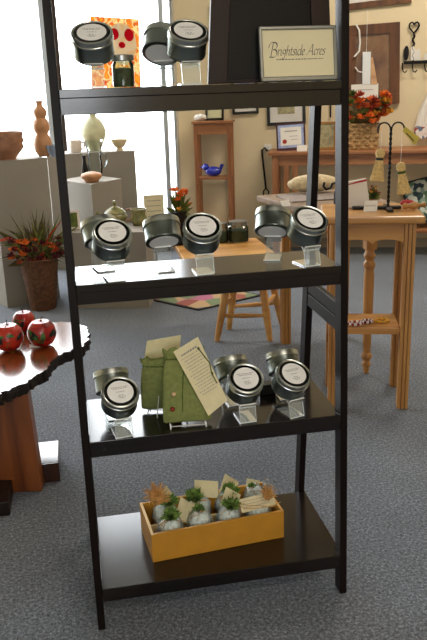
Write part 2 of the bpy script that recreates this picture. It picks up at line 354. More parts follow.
# ------------------------------------------------------------------ ladder shelf
WID = .612; LEAN, YB0, LB = .0493, .3408, -.1615
ZS = dict(A=1.2868, B=.8745, C=.5031, D=.1154); APR = dict(A=.052, B=.046, C=.042, D=.040)
def yf(z): return LEAN*z
YBACK = {1.2868: .215, .8745: .228, .5031: .278, .1154: .335}
def ybp(z): return .385-.11*z
shelf = thing('ladder_shelf', 'tall espresso brown leaning ladder shelf with four boards on grey carpet', 'shelf', (WID/2, 0, 0))
Sx = Matrix.Translation((-WID/2, 0, 0))
TOPZ = 1.72
def slanted(mb, x0, x1, fy, z0, z1, d, back=False):
    q = []
    for z in (z0, z1):
        a = fy(z); q += [(x0, a, z), (x1, a, z), (x1, a+d, z), (x0, a+d, z)]
    return mb.hexa(q, Sx)
PT = .018
for x0 in (-PT, WID):
    slanted(MB(), x0, x0+PT, yf, 0, TOPZ, .042).build('front_post', 'espresso_v', shelf, bevel=.0015)
    mb = MB(); slanted(mb, x0, x0+PT, ybp, 0, TOPZ-.02, .042); mb.build('back_post', 'espresso_v', shelf, bevel=.0015)
    for (za, h, nm) in ((.742, .034, 'side_rail'), (.704, .034, 'side_rail')):
        mb = MB(); q = []
        for z in (za, za+h): q += [(x0+.002, yf(z)+.042, z), (x0+PT-.002, yf(z)+.042, z), (x0+PT-.002, ybp(z), z), (x0+.002, ybp(z), z)]
        mb.hexa(q, Sx); mb.build(nm, 'espresso_v', shelf, bevel=.001)
for k in 'ABCD':
    z = ZS[k]; t = .018
    y1 = YBACK[z]
    mb = MB(); mb.box(0, WID, yf(z)-.003, y1, z-t, z, Sx); b = mb.build('shelf_board', 'espresso', shelf, bevel=.0012)
    mb = MB(); mb.box(.0005, WID-.0005, yf(z)+.001, yf(z)+.02, z-APR[k], z-t, Sx); mb.build('apron', 'espresso', b, bevel=.001)

for k in 'ABCD':
    z = ZS[k]-.02
    for x0 in (-PT, WID):
        q = []
        for zz in (z-.03, z): q += [(x0+.002, yf(zz)+.042, zz), (x0+PT-.002, yf(zz)+.042, zz), (x0+PT-.002, ybp(zz), zz), (x0+.002, ybp(zz), zz)]
        if k != 'B' and k != 'A': MB().hexa(q, Sx).build('side_cleat', 'espresso', shelf)

# ------------------------------------------------------------------ candle tins and acrylic easels
TR, TH, H1, TILT = .043, .054, .042, R(35)
def disc(mb, r, z, n=40): return mb.lathe([(0, z), (r, z), (r, z+.0006), (0, z+.0006)], n, cap=False)
def make_tin():
    t = thing('candle_tin', '', 'tin')
    body = MB(); body.lathe([(0, 0), (TR-.003, 0), (TR-.0005, .0015), (TR, .004), (TR-.001, .006), (TR-.001, TH-.016), (TR-.001, TH-.012)], 40); body.build('body', 'tindark', t, True)
    l = MB(); l.lathe([(TR+.0004, TH-.016), (TR+.0014, TH-.0155), (TR+.0014, TH-.0125), (TR+.0003, TH-.0115), (TR+.0003, TH-.003), (TR, TH-.001), (TR-.003, TH), (TR-.005, TH-.001), (TR-.0055, TH-.002), (0, TH-.002)], 40); lid = l.build('lid', 'tin', t, True)
    r = MB(); r.lathe([(TR-.0048, TH-.0019), (TR-.0048, TH-.0012), (.0, TH-.0012)], 40); r.build('lid_inset', 'lidring', lid)
    lab = MB(); disc(lab, .0305, TH-.001); lb = lab.build('round_label', 'label', t)
    ink = MB(); print_rows(ink, [(-.02, .021, .012), (-.016, .016, .008), (-.010, .010, -.001), (-.006, .006, -.010), (-.009, .010, -.014), (-.006, .007, -.018)], True, Matrix.Translation((0, 0, TH-.0001)), .0016, 3); ink.build('lettering', 'inkpale', lb)
    lab = MB(); lab.lathe([(0, -.0006), (TR-.009, -.0006), (TR-.009, 0)], 40); lab.build('base_sticker', 'label', t)
    return t
def edged(o):
    o.data.materials.append(MT['acrylicedge'])
    for f in o.data.polygons:
        if f.area < .00017: f.material_index = 1
    return o
def make_easel():
    e = thing('acrylic_easel', '', 'display stand')
    c, s = cos(TILT), sin(TILT); w = .020; th = .003
    prof = [(.036, .0017), (-.029, .0017), (-.020, H1-.004), (-.018+.024*c, H1-.002+.024*s)]
    m = MB(); m.ribbon([prof[0], prof[1]], -w, w, th); edged(m.build('base_plate', 'acrylic', e))
    m = MB(); m.ribbon([prof[1], prof[2]], -w, w, th); edged(m.build('front_panel', 'acrylic', e))
    m = MB(); m.ribbon([prof[2], prof[3]], -w, w, th); edged(m.build('rest_plate', 'acrylic', e))
    m = MB(); m.ribbon([(-.0212, H1-.0045), (-.0212-.013*s, H1-.0045+.013*c)], -w, w, th); edged(m.build('lip', 'acrylic', e))
    return e
tin0 = make_tin(); eas0 = make_easel(); used = [False]
def put_tin(px, py, z, rz, tinlabel, eslabel, back=False, Y=None, roll=0):
    p = ony(px, py, Y) if Y is not None else onz(px, py, z)
    p.z = z
    t = copy_tree(tin0) if used[0] else tin0; e = copy_tree(eas0) if used[0] else eas0; used[0] = True
    yaw = rz+(pi if back else 0)
    e.location = p+Vector((0, 0, .0004)); e.rotation_euler = (0, 0, yaw)
    c, s = cos(TILT), sin(TILT)
    b = Vector((0, -.0185+(TR+.0015)*c-.0024*s, H1-.0025+(TR+.0015)*s+.0024*c+.0002))
    t.matrix_world = Matrix.Translation(p) @ Matrix.Rotation(yaw, 4, 'Z') @ Matrix.Translation(b) @ Matrix.Rotation(TILT, 4, 'X') @ Matrix.Rotation(roll, 4, 'Z')
    tag(t, tinlabel, 'tin', 'round candle tins on the ladder shelf'); tag(e, eslabel, 'display stand', 'clear acrylic easels on the ladder shelf')
zA, zB, zC, zD = (ZS[k] for k in 'ABCD')
put_tin(96, 86, zA, R(-6), 'silver candle tin beside the herb jar on the top board, lid facing out', 'clear acrylic easel under the tin beside the herb jar on the top board', Y=.097)
put_tin(164, 85, zA, R(-22), 'silver candle tin facing backwards on the top board, behind its twin', 'clear acrylic easel under the backward tin on the top board', True, Y=.188)
put_tin(189, 84, zA, R(4), 'candle tin with white round label nearest the dark framed panel, top board', 'clear acrylic easel under the tin nearest the dark framed panel', Y=.096)
put_tin(103, 268, zB, R(12), 'backward candle tin half hidden at the left end of the second board', 'clear acrylic easel of the half hidden tin at the left end, second board', True, Y=.182)
put_tin(114, 271, zB, R(8), 'front-facing candle tin at the left end of the second board', 'clear acrylic easel under the front-facing tin at left end of second board', Y=.072)
put_tin(164, 267, zB, R(3), 'backward candle tin at the middle of the second board, before the orange flowers', 'clear acrylic easel under the backward tin in the middle of second board', True, Y=.135)
put_tin(203, 266, zB, R(2), 'front-facing candle tin at the middle of the second board', 'clear acrylic easel under the front-facing tin in the middle of second board', Y=.075)
put_tin(273, 260, zB, R(-20), 'backward candle tin in the right pair on the second board', 'clear acrylic easel under the backward tin of the right pair, second board', True, Y=.17)
put_tin(307, 259, zB, R(12), 'front-facing candle tin next to the right post on the second board', 'clear acrylic easel under the tin next to right post, second board', Y=.08)
put_tin(114, 412, zC, R(6), 'backward candle tin at the left end of the third board', 'clear acrylic easel under the backward tin at left end, third board', True, Y=.165)
put_tin(122, 428, zC, R(8), 'front-facing candle tin at the left end of the third board', 'clear acrylic easel under the front-facing tin at left end, third board', Y=.055)
put_tin(232, 392, zC, R(6), 'backward candle tin just right of the green pouches on the third board', 'clear acrylic easel under the backward tin just right of green pouches', True, Y=.175)
put_tin(245, 408, zC, R(4), 'front-facing candle tin just right of the green pouches on the third board', 'clear acrylic easel under the front-facing tin just right of green pouches', Y=.062)
put_tin(283, 388, zC, R(2), 'backward candle tin at the right end of the third board', 'clear acrylic easel under the backward tin at right end, third board', True, Y=.18)
put_tin(291, 404, zC, R(16), 'front-facing candle tin at the right end of the third board', 'clear acrylic easel under the front-facing tin at right end, third board', Y=.06)

# ------------------------------------------------------------------ top board: jar, sign, dark framed panel
p = ony(124, 86, .118); p.z = zA+.0006
j = thing('herb_jar', 'small glass jar of dried green herbs on the top board of the ladder shelf', 'jar', p)
jr = .0235
MB().lathe([(jr-.003, 0), (jr, .003), (jr, .046), (jr-.003, .051), (jr-.003, .055)], 28).build('glass_jar', 'jarglass', j, True)
MB().lathe([(0, .003), (jr-.003, .003), (jr-.002, .03), (jr-.004, .038), (jr*.4, .04), (0, .036)], 24).build('herbs', 'herb', j, True)
MB().lathe([(jr-.0005, .0535), (jr+.001, .0545), (jr+.001, .064), (jr-.002, .066), (0, .066)], 28).build('jar_lid', 'silver', j, True)

# italic pen lettering
NIB = R(42)
def arc(cx, cy, rx, ry, a0, a1, n=10): return [(cx+rx*cos(R(a0+(a1-a0)*i/n)), cy+ry*sin(R(a0+(a1-a0)*i/n))) for i in range(n+1)]
GL = {   # strokes in x-height units, advance
 'B': ([[(.45, 1.9), (.30, .1), (.12, 0)], [(-.15, 1.25)]+arc(.45, 1.45, .6, .55, 150, 80)+arc(.62, 1.5, .42, .48, 70, -70)+[(.5, 1.03)], [(.5, 1.03)]+arc(.62, .52, .52, .52, 70, -110)+[(.12, .06)]], 1.25),
 'r': ([[(.05, .9), (.18, 1), (.12, 0)], [(.14, .6), (.3, .9), (.42, 1), (.5, .9)]], .5),
 'i': ([[(.03, .9), (.16, 1), (.12, .12), (.22, .02), (.32, .12)], [(.2, 1.32), (.22, 1.38)]], .36),
 'g': ([arc(.34, .62, .26, .36, 50, 410, 16), [(.6, .95), (.52, .1), (.45, -.4), (.25, -.6), (.02, -.48)], [(.58, .95), (.74, 1)]], .7),
 'h': ([[(.2, 1.75), (.08, 0)], [(.12, .55), (.3, .9), (.48, .98), (.56, .8), (.5, .15), (.58, .02), (.68, .12)]], .72),
 't': ([[(.24, 1.35), (.14, .15), (.24, .02), (.4, .14)], [(.02, .95), (.42, .97)]], .44),
 's': ([[(.5, .88), (.36, 1), (.18, .92), (.16, .72), (.32, .52), (.42, .3), (.34, .06), (.16, 0), (.02, .14)]], .52),
 'd': ([arc(.32, .5, .28, .5, 60, 400, 16), [(.72, 1.8), (.58, .15), (.66, .02), (.78, .12)]], .8),
 'e': ([[(.08, .5), (.3, .56), (.48, .74), (.4, .95), (.26, 1), (.1, .8), (.04, .45), (.1, .12), (.26, 0), (.48, .16)]], .54),
 'A': ([[(-.25, 0), (-.05, .1), (.75, 1.85), (.86, .12), (1.0, 0)], [(.15, .62), (.84, .66)]], 1.1),
 'c': ([[(.46, .85), (.34, 1), (.16, .88), (.05, .5), (.1, .12), (.26, 0), (.46, .15)]], .52),
 ' ': ([], .55)}
def pen_text(mb, text, size, M=None, nib=.12, shear=.18):
    x = 0; nx, ny = cos(NIB)*nib/2*size, sin(NIB)*nib/2*size
    big = {'B': 1.25}
    for ch in text:
        st, adv = GL[ch]; k = big.get(ch, 1)
        for s in st:
            pts = [((x+(a*k+b*k*shear))*size, b*k*size-(.25*size if k > 1 else 0)) for a, b in s]
            for (a, b), (c, d) in zip(pts, pts[1:]):
                kk = k
                mb.add([(a-nx*kk, 0, b-ny*kk), (c-nx*kk, 0, d-ny*kk), (c+nx*kk, 0, d+ny*kk), (a+nx*kk, 0, b+ny*kk)], [(0, 1, 2, 3)], M)
                mb.add([(a-nx*.3, 0, b+ny*.35), (c-nx*.3, 0, d+ny*.35), (c+nx*.3, 0, d-ny*.35), (a+nx*.3, 0, b-ny*.35)], [(0, 1, 2, 3)], M)
        x += adv*k
    return x*size
# sign
A = ony(260.5, 83, .082); B = ony(337.5, 81.5, .082); A.z = B.z = zA+.0013
sw = (B-A).length
s = thing('framed_sign', 'silver framed cream shop sign with black lettering on the top board', 'sign', (A+B)/2, atan2(B.y-A.y, B.x-A.x))
sh = .116; Mt = rotm(R(-9), 0, 0)
bw = .008
mb = MB()
for (a, b, c, d) in ((-sw/2, sw/2, 0, bw*1.3), (-sw/2, sw/2, sh-bw, sh), (-sw/2, -sw/2+bw, 0, sh), (sw/2-bw, sw/2, 0, sh)): mb.box(a, b, -.006, .006, c, d, Mt)
mb.build('frame', 'silver', s, bevel=.002)
MB().box(-sw/2+bw*.9, sw/2-bw*.9, -.0015, .003, bw, sh-bw*.9, Mt).build('sign_card', 'cream', s)
ink = MB(); Ml = Mt @ Matrix.Translation((-sw*.385, -.0021, sh*.47)); L = pen_text(ink, 'Brightside Acres', .0125, Ml, .17)
print_rows(ink, [(sw*.10, L*.97, -.009)], False, Ml, .0017, 5)
ink.build('lettering', 'ink', s)
# dark framed panel standing behind the sign
A = ony(207.5, 84, .118); B = ony(331, 80, .118); A.z = B.z = zA+.0008
pw = (B-A).length; ph = .36; rz = atan2(B.y-A.y, B.x-A.x)
s = thing('dark_framed_panel', 'large dark brown wood frame holding a black panel behind the shop sign', 'picture frame', (A+B)/2, rz)
Mt = rotm(R(-2.5), 0, 0); mb = MB(); bw = .043
tp = .014                                                # frame narrows towards its top
mb.hexa([(-pw/2, -.009, 0), (-pw/2+bw, -.009, 0), (-pw/2+bw, .006, 0), (-pw/2, .006, 0), (-pw/2+tp*2, -.009, ph), (-pw/2+bw+tp*2, -.009, ph), (-pw/2+bw+tp*2, .006, ph), (-pw/2+tp*2, .006, ph)], Mt)
mb.hexa([(pw/2-bw, -.009, 0), (pw/2, -.009, 0), (pw/2, .006, 0), (pw/2-bw, .006, 0), (pw/2-bw-tp, -.009, ph), (pw/2-tp, -.009, ph), (pw/2-tp, .006, ph), (pw/2-bw-tp, .006, ph)], Mt)
mb.box(-pw/2+bw*.9, pw/2-bw*.9, -.008, .005, 0, .008, Mt); mb.box(-pw/2+bw*1.3, pw/2-bw*1.2, -.008, .005, .172, .172+.04, Mt); mb.box(-pw/2+bw*1.5, pw/2-bw*1.2, -.008, .005, ph-.05, ph, Mt)
mb.build('frame', 'darkframe', s, bevel=.002)
mb = MB(); mb.hexa([(-pw/2+bw*.8, -.003, .004), (pw/2-bw*.8, -.003, .004), (pw/2-bw*.8, .003, .004), (-pw/2+bw*.8, .003, .004), (-pw/2+bw, -.003, ph-.02), (pw/2-bw, -.003, ph-.02), (pw/2-bw, .003, ph-.02), (-pw/2+bw, .003, ph-.02)], Mt); mb.build('black_panel', 'blackmatte', s)

# ------------------------------------------------------------------ third board: green pouches on wire easels, black box
def pouch(name, w, h, lab, loc, rz, lean, flip=1):
    s = thing(name, lab, 'pouch', loc, rz, 'green felt drawstring pouches')
    Mt = rotm(lean, 0, 0); rows = []; N = 28
    prof = [(0, .46, .3), (.02, .5, .5), (.12, .5, .8), (.35, .485, .95), (.6, .46, .85), (.78, .42, .6), (.86, .37, .42), (.89, .39, .45), (.95, .42, .4), (1, .44, .35)]
    vs = []; fs = []
    for i, (z, hw, d) in enumerate(prof):
        for k in range(N):
            a = 2*pi*k/N; f = 1
            ripple = (.003*sin(k*pi*.9+i)) if i > 5 else .0008*sin(k*2.3+i)
            cx = cos(a); sx_ = sin(a)
            x = hw*w*(abs(cx)**.6)*(1 if cx >= 0 else -1); y = d*.013*(abs(sx_)**.8)*(1 if sx_ >= 0 else -1)+ripple
            zz = z*h+(.004*sin(k*1.7) if i >= 8 else 0)
            vs.append((x, y, zz))
    m = len(prof)
    for i in range(m-1):
        for k in range(N): k2 = (k+1) % N; fs.append((i*N+k, i*N+k2, (i+1)*N+k2, (i+1)*N+k))
    fs.append(tuple(range(N))[::-1])
    b = MB(); b.add(vs, fs, Mt); b.build('bag', 'felt', s, True, ang=80)
    c = MB(); pts = []
    for k in range(25): a = 2*pi*k/24; pts.append((.38*w*cos(a), .0085*sin(a)-.001, .865*h))
    c.tube(pts, .0016, 6, Mt); c.tube([(0, -.009, .865*h), (-.006, -.016, .62*h), (-.010, -.018, .4*h), (-.012, -.018, .16*h)], .0011, 5, Mt); c.build('drawstring', 'cord', s, True)
    return s, Mt
# easel geometry: two uprights with a lip in front
def wire_easel(loc, rz, w, h, lab):
    s = thing('wire_easel', lab, 'display stand', loc, rz, 'small white wire easels')
    m = MB(); r = .0014
    m.tube([(-w/2, -.020, .012), (-w/2, -.024, .002), (-w/2, .0, .002), (-w/2, .006, .004), (-w/2*.7, .018, h)], r, 6)
    m.tube([(w/2, -.020, .012), (w/2, -.024, .002), (w/2, .0, .002), (w/2, .006, .004), (w/2*.7, .018, h)], r, 6)
    m.tube([(-w/2*.7, .018, h), (w/2*.7, .018, h)], r, 6); m.tube([(-w/2, -.022, .007), (w/2, -.022, .007)], r, 6); m.tube([(0, .018, h), (0, .05, .002)], r, 6)
    m.build('wire_frame', 'whitewire', s, True); return s
zz = zC+.0005
p = ony(188, 425, .062); p.z = zz
e = wire_easel(p, R(-4), .085, .06, 'white wire easel holding up the front green pouch')
s1, Mt = pouch('felt_pouch', .118, .178, 'front green felt pouch with red bead and long printed tag', p+Vector((0, .0, .0075)), R(-4), R(-14))
b = MB(); b.ball((-.036, -.021, .036), .0058, 12, 8, M=Mt); b.build('red_bead', 'beadred', s1, True)
b = MB(); b.ball((-.031, -.022, .072), .0055, 12, 8, M=Mt); b.build('cream_bead', 'beadcream', s1, True)
tg = [ony(*q, .028) for q in ((200.5, 345), (228.5, 403), (209, 418), (175, 360))]
def flat_quad(mb, q, th=.0008):
    n = (q[1]-q[0]).cross(q[3]-q[0]).normalized()
    o = [a+n*th for a in q]; mb.hexa([tuple(a) for a in q]+[tuple(a) for a in o]); return n
inv = (Matrix.Translation(s1.location) @ Matrix.Rotation(s1.rotation_euler.z, 4, 'Z')).inverted()
q = [inv @ a for a in tg]
# tilt the tag with the pouch: push its upper corners back
for a in q: a.y = -.024+max(0, a.z)*.26
mb = MB(); n = flat_quad(mb, q); t = mb.build('printed_tag', 'creamtag', s1)
ink = MB(); X = (q[0]-q[3]).normalized(); Z = (q[3]-q[2]).normalized(); Nn = X.cross(Z)
org = (q[2]+Nn*0)
Mi = Matrix((X, -Nn if Nn.y < 0 else Nn, Z)).transposed().to_4x4(); Mi.translation = org+(Vector((0, -.0016, 0)))
tw = (q[0]-q[3]).length; tl = (q[3]-q[2]).length
X2 = (q[1]-q[2]).normalized(); 
print_rows(ink, [(.012, tw-.014, tl-.02)], False, Mi, .0045, 4)
print_rows(ink, [(.008+.004*((i*37) % 3), tw-.008-.004*((i*23) % 3), tl-.028-.0075*i) for i in range(14)], False, Mi, .0016, 9)
ink.build('lettering', 'inkpale', t)
cw = MB(); a0 = q[0]*.62+q[3]*.38; pp = [q[0]*.75+q[3]*.1+q[1]*.15, q[0]*.60+q[1]*.40, q[0]*.45+q[1]*.50+q[2]*.05, q[0]*.30+q[1]*.62+q[2]*.08]
pp = [v/1 for v in pp]
cw.tube([v+Vector((-.004+.003*(i % 2), -.004, 0)) for i, v in enumerate(pp)], .0013, 6)
cw.ball(pp[2]+Vector((-.003, -.004, 0)), .003); cw.ball(pp[0]+Vector((-.004, -.003, 0)), .003); cw.build('tag_cord', 'cord', t, True)

p2 = ony(161, 397, .158); p2.z = zz
e = wire_easel(p2, pi+R(-20), .07, .055, 'white wire easel holding up the rear green pouch')
s2, Mt2 = pouch('felt_pouch', .10, .150, 'rear green felt pouch facing backwards behind the front pouch', p2+Vector((0, 0, .0075)), pi+R(-10), R(-13))
inv = (Matrix.Translation(s2.location) @ Matrix.Rotation(s2.rotation_euler.z, 4, 'Z')).inverted()
q = [inv @ ony(*v, .205) for v in ((147, 341), (181, 335), (176, 388), (140, 389))]
mb = MB(); flat_quad(mb, q); mb.build('printed_tag', 'creamtag', s2)
p = ony(266, 374, .2); p.z = zC
s = thing('small_black_box', 'small black lidded box at the back of the third board between tin pairs', 'box', p, R(4))
MB().box(-.022, .022, -.014, .014, 0.0005, .022).build('box_body', 'black', s, bevel=.002); MB().box(-.0235, .0235, -.0155, .0155, .0222, .030).build('box_lid', 'black', s, bevel=.002)

# ------------------------------------------------------------------ bottom board: ochre box of gift packets
A = onz(153, 563, zD); B = onz(284, 537.6, zD); D = onz(139, 529.5, zD)
ux = (B-A); bwid = ux.length; ux.normalize(); rz = atan2(ux.y, ux.x); uy = Vector((-ux.y, ux.x, 0)); bdep = abs((D-A).dot(uy)); 
bdep = max(.15, min(bdep, .185)); bh = .082
box = thing('ochre_box', 'open ochre painted wooden box of gift packets on the lowest board', 'box', A+Vector((0, 0, .0006)), rz)
t = .007
MB().box(0, bwid, 0, t, 0, bh).build('front_side', 'ochre', box, bevel=.001)
MB().box(0, bwid, bdep-t, bdep, 0, bh).build('back_side', 'ochre', box, bevel=.001)
es = MB().box(0, t, t, bdep-t, 0, bh-.0015).build('end_side', 'ochre', box); MB().box(0, t, 0, bdep, bh-.0015, bh+.0005).build('bare_rim', 'rimwood', es); MB().box(bwid-t, bwid, t, bdep-t, 0, bh).build('end_side', 'ochre', box, bevel=.001)
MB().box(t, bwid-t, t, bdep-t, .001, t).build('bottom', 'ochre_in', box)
MB().box(t, bwid-t, bdep*.5-.003, bdep*.5+.003, t, bh-.025).build('divider', 'rimwood', box)
Bm = Matrix.Translation(box.location) @ Matrix.Rotation(rz, 4, 'Z')
def sprigs(mb, c, r, n, seed, M=None):
    rd = random.Random(seed)
    for i in range(n):
        d = Vector((rd.gauss(0, 1), rd.gauss(0, 1), abs(rd.gauss(0, 1))+.2)).normalized()
        p0 = Vector(c); p1 = p0+d*r*rd.uniform(.6, 1.1); sd = d.orthogonal().normalized()*r*.16
        k = rd.uniform(0, 6.28); sd.rotate(Matrix.Rotation(k, 3, d))
        mb.add([p0-sd*.4, p0+sd*.4, (p0*.4+p1*.6)+sd, p1, (p0*.4+p1*.6)-sd], [(0, 1, 2, 3, 4)], M)
    return mb
def packet(x, y, lab, cx, cz, cr, ctilt, seed, moss=(0, 0), cw=.052, ch=.058, mossr=.031):
    s = thing('gift_packet', lab, 'gift packet', Bm @ Vector((bwid*x, bdep*y, .0085)), rz, 'gift packets in the ochre box')
    rd = random.Random(seed); b = MB(); b.ball((0, 0, .046), .036, 12, 9, .9, .78, 1.2, jit=.06); b.build('lavender_filling', 'bluefill', s, True)
    b = MB(); random.seed(seed); b.ball((0, -.002, .050), .041, 10, 8, .88, .8, 1.15, jit=.10); b.build('cellophane', 'cello', s)
    mm = MB(); sprigs(mm, (moss[0], -.010+moss[1], .090), mossr, 150, seed); mm.build('moss_sprig', 'moss', s)
    c = MB(); Mc = Matrix.Translation((cx, .012, cz)) @ rotm(ctilt, cr, 0); c.box(-cw/2, cw/2, -.0006, .0006, 0, ch, Mc); c.build('card', 'creamtag', s)
    rf = MB()
    for i in range(5):
        a = rd.uniform(0, 6.28); rf.tube([(moss[0], -.012, .085), (moss[0]+.02*cos(a), -.02, .088+.012*sin(a)), (moss[0]+.034*cos(a+.4), -.018, .08+.018*sin(a+.4))], .0007, 4)
    rf.build('raffia_tie', 'raffia', s); return s
packet(.17, .29, 'gift packet with green moss and slanted cream card at box front left', .034, .06, R(42), R(-45), 11, (0, 0))
packet(.61, .29, 'gift packet with moss before a pointed cream card at box front centre', .0, .066, R(38), R(-35), 12, (.006, 0))
packet(.84, .29, 'gift packet with long printed cream card and raffia at box front right', .0, .062, R(-95), R(-20), 13, (-.05, .01), .03, .001, .012)
packet(.17, .72, 'gift packet with small sprig and tilted card behind the raffia bunch', .02, .06, R(-35), R(-45), 14, (.01, 0))
packet(.43, .72, 'gift packet with tallest green moss and wide cream card, back row centre', .026, .075, R(14), R(-35), 15, (-.012, .0), .07, .046, .034)
packet(.66, .72, 'gift packet with moss lying along a slanted card, back row right of centre', .0, .066, R(40), R(-38), 16, (.006, 0))
packet(.89, .72, 'gift packet with crumpled clear cellophane top in the back right corner', -.01, .05, R(20), R(-25), 17, (-.01, .01), .04, .05, .014)
packet(.385, .29, 'gift packet lying low between the two front moss packets', .0, .06, R(-30), R(-55), 18, (0, .01), .05, .05, .02)
# long printed card of the right front packet, twisted cellophane, raffia bunches
gp = [o for o in C.objects if o.name.startswith('gift_packet')]
pk = gp[2]
c = MB(); Mc = Matrix.Translation((-.005, -.026, .078)) @ rotm(R(-35), R(-3), 0); c.box(-.048, .048, -.0006, .0006, 0, .036, Mc); cc = c.build('card', 'creamtag', pk)
ink = MB(); print_rows(ink, [(-.04, .04, .027), (-.04, .03, .019), (-.04, .036, .011)], False, Mc @ Matrix.Translation((0, -.0012, 0)), .0014, 8); ink.build('lettering', 'inkpale', cc)
rf = MB(); rf.tube([(-.05, -.03, .09), (-.01, -.045, .093), (.03, -.045, .094), (.055, -.03, .09)], .0009, 5); rf.tube([(-.045, -.03, .10), (0, -.046, .098), (.04, -.044, .086)], .0009, 5); rf.build('raffia_tie', 'raffia', pk)
c = MB(); random.seed(5)
prof = [(.012, .07), (.008, .085), (.016, .10), (.022, .112), (.02, .118)]
c.lathe(prof, 9, rotm(R(10), R(18), 0), 1, .6, cap=False); c.build('cellophane_top', 'cello', gp[6])
def raffia_bunch(loc, r, n, seed, lab):
    s = thing('raffia_bunch', lab, 'raffia', loc, 0, 'raffia bunches in the ochre box')
    rd = random.Random(seed); m = MB()
    m.ball((0, 0, r*.55), r*.55, 10, 8, 1, 1, 1, jit=.25)
    for i in range(n):
        a = rd.uniform(0, 6.28); e = rd.uniform(-.5, 1.3); L = r*rd.uniform(.7, 1.25)
        d = Vector((cos(a)*cos(e), sin(a)*cos(e), sin(e))); p0 = Vector((0, 0, r*.6)); b = d.cross(Vector((0, 0, 1)))*r*.25
        m.tube([p0, p0+d*L*.5+b, p0+d*L-b*.3], .0009, 4)
    m.build('raffia_strands', 'raffia', s); return s
raffia_bunch(ony(157, 503, Bm.translation.y+.075), .034, 90, 2, 'loose tan raffia bunch spilling at the left end of the ochre box')
raffia_bunch(ony(268, 499, Bm.translation.y+.05), .024, 60, 3, 'loose tan raffia bunch at the right end of the ochre box')

# ------------------------------------------------------------------ live-edge table with painted apples
ZT = .395
edge = [(-60, 335), (-30, 327), (35, 323), (60, 322), (78, 323), (86, 326), (89.5, 333), (88.5, 340), (83, 346), (74, 349), (66, 352), (57, 357), (50, 363), (44, 371), (36, 374), (27, 380), (18, 385), (8, 390), (0, 394), (-22, 402), (-60, 412)]
ptsT = [onz(x, y, ZT) for x, y in edge]
cx0 = sum(p.x for p in ptsT)/len(ptsT); cy0 = sum(p.y for p in ptsT)/len(ptsT)
lt = thing('live_edge_table', 'low live-edge slab table with dark bark rim and plank leg', 'table', (cx0, cy0, 0))
rd = random.Random(4); fine = []
for a, b in zip(ptsT, ptsT[1:]+ptsT[:1]):
    w_ = Vector((rd.uniform(-.009, .009), rd.uniform(-.009, .009), 0))
    for k in range(5): fine.append(a.lerp(b, k/5)+w_*sin(pi*k/5)+Vector((rd.uniform(-.006, .006), rd.uniform(-.006, .006), 0)))
poly = [(p.x-cx0, p.y-cy0) for p in fine]
mb = MB(); n = len(poly); mb.add([(x, y, ZT) for x, y in poly], [tuple(range(n))]); mb.add([(x*.99, y*.99, ZT-.03) for x, y in poly], [tuple(range(n))[::-1]])
mb.build('slab_top', 'slab', lt)
vs = []; fs = []
cols = [(1, 0), (1.012, -.006), (1.02, -.016), (1.005, -.03), (.985, -.04)]
for k, (s_, dz) in enumerate(cols):
    for (x, y) in poly:
        j = rd.uniform(-.004, .004) if k else 0
        vs.append((x*s_+j, y*s_+j, ZT+dz+(rd.uniform(-.003, .003) if k else 0)))
for k in range(len(cols)-1):
    for i in range(n): i2 = (i+1) % n; fs.append((k*n+i2, k*n+i, (k+1)*n+i, (k+1)*n+i2))
mb = MB(); mb.add(vs, fs); mb.build('bark_edge', 'bark', lt)
Y1 = .728
a = ony(42, 491, Y1); a.z = 0; b = a+Vector((-.36, .06, 0))
dx = (a-b).normalized(); dn = Vector((-dx.y, dx.x, 0))
tr = Vector((-.012, .0, 0))
q = [b, a, a+dn*.05, b+dn*.05]
mb = MB(); mb.hexa([(v.x-cx0, v.y-cy0, 0.001) for v in q]+[(v.x+tr.x-cx0, v.y-cy0, ZT-.038) for v in q]); mb.build('plank_leg', 'slabplank', lt, bevel=.004)
f1 = onz(59, 440, .075); f2 = onz(41, 437, .075)
wv = .085
mb = MB(); mb.box(f1.x-.10-cx0, f1.x-.0-cx0, a.y+.056-cy0, f1.y-cy0, .001, .075); mb.build('base_beam', 'slabdark', lt, bevel=.003)
f3 = onz(12, 477, .05)
mb = MB(); mb.box(f3.x-.2-cx0, f3.x-cx0, .60-cy0, a.y-.006-cy0+.03, .001, .05); mb.build('base_foot', 'darkframe', lt, bevel=.003)
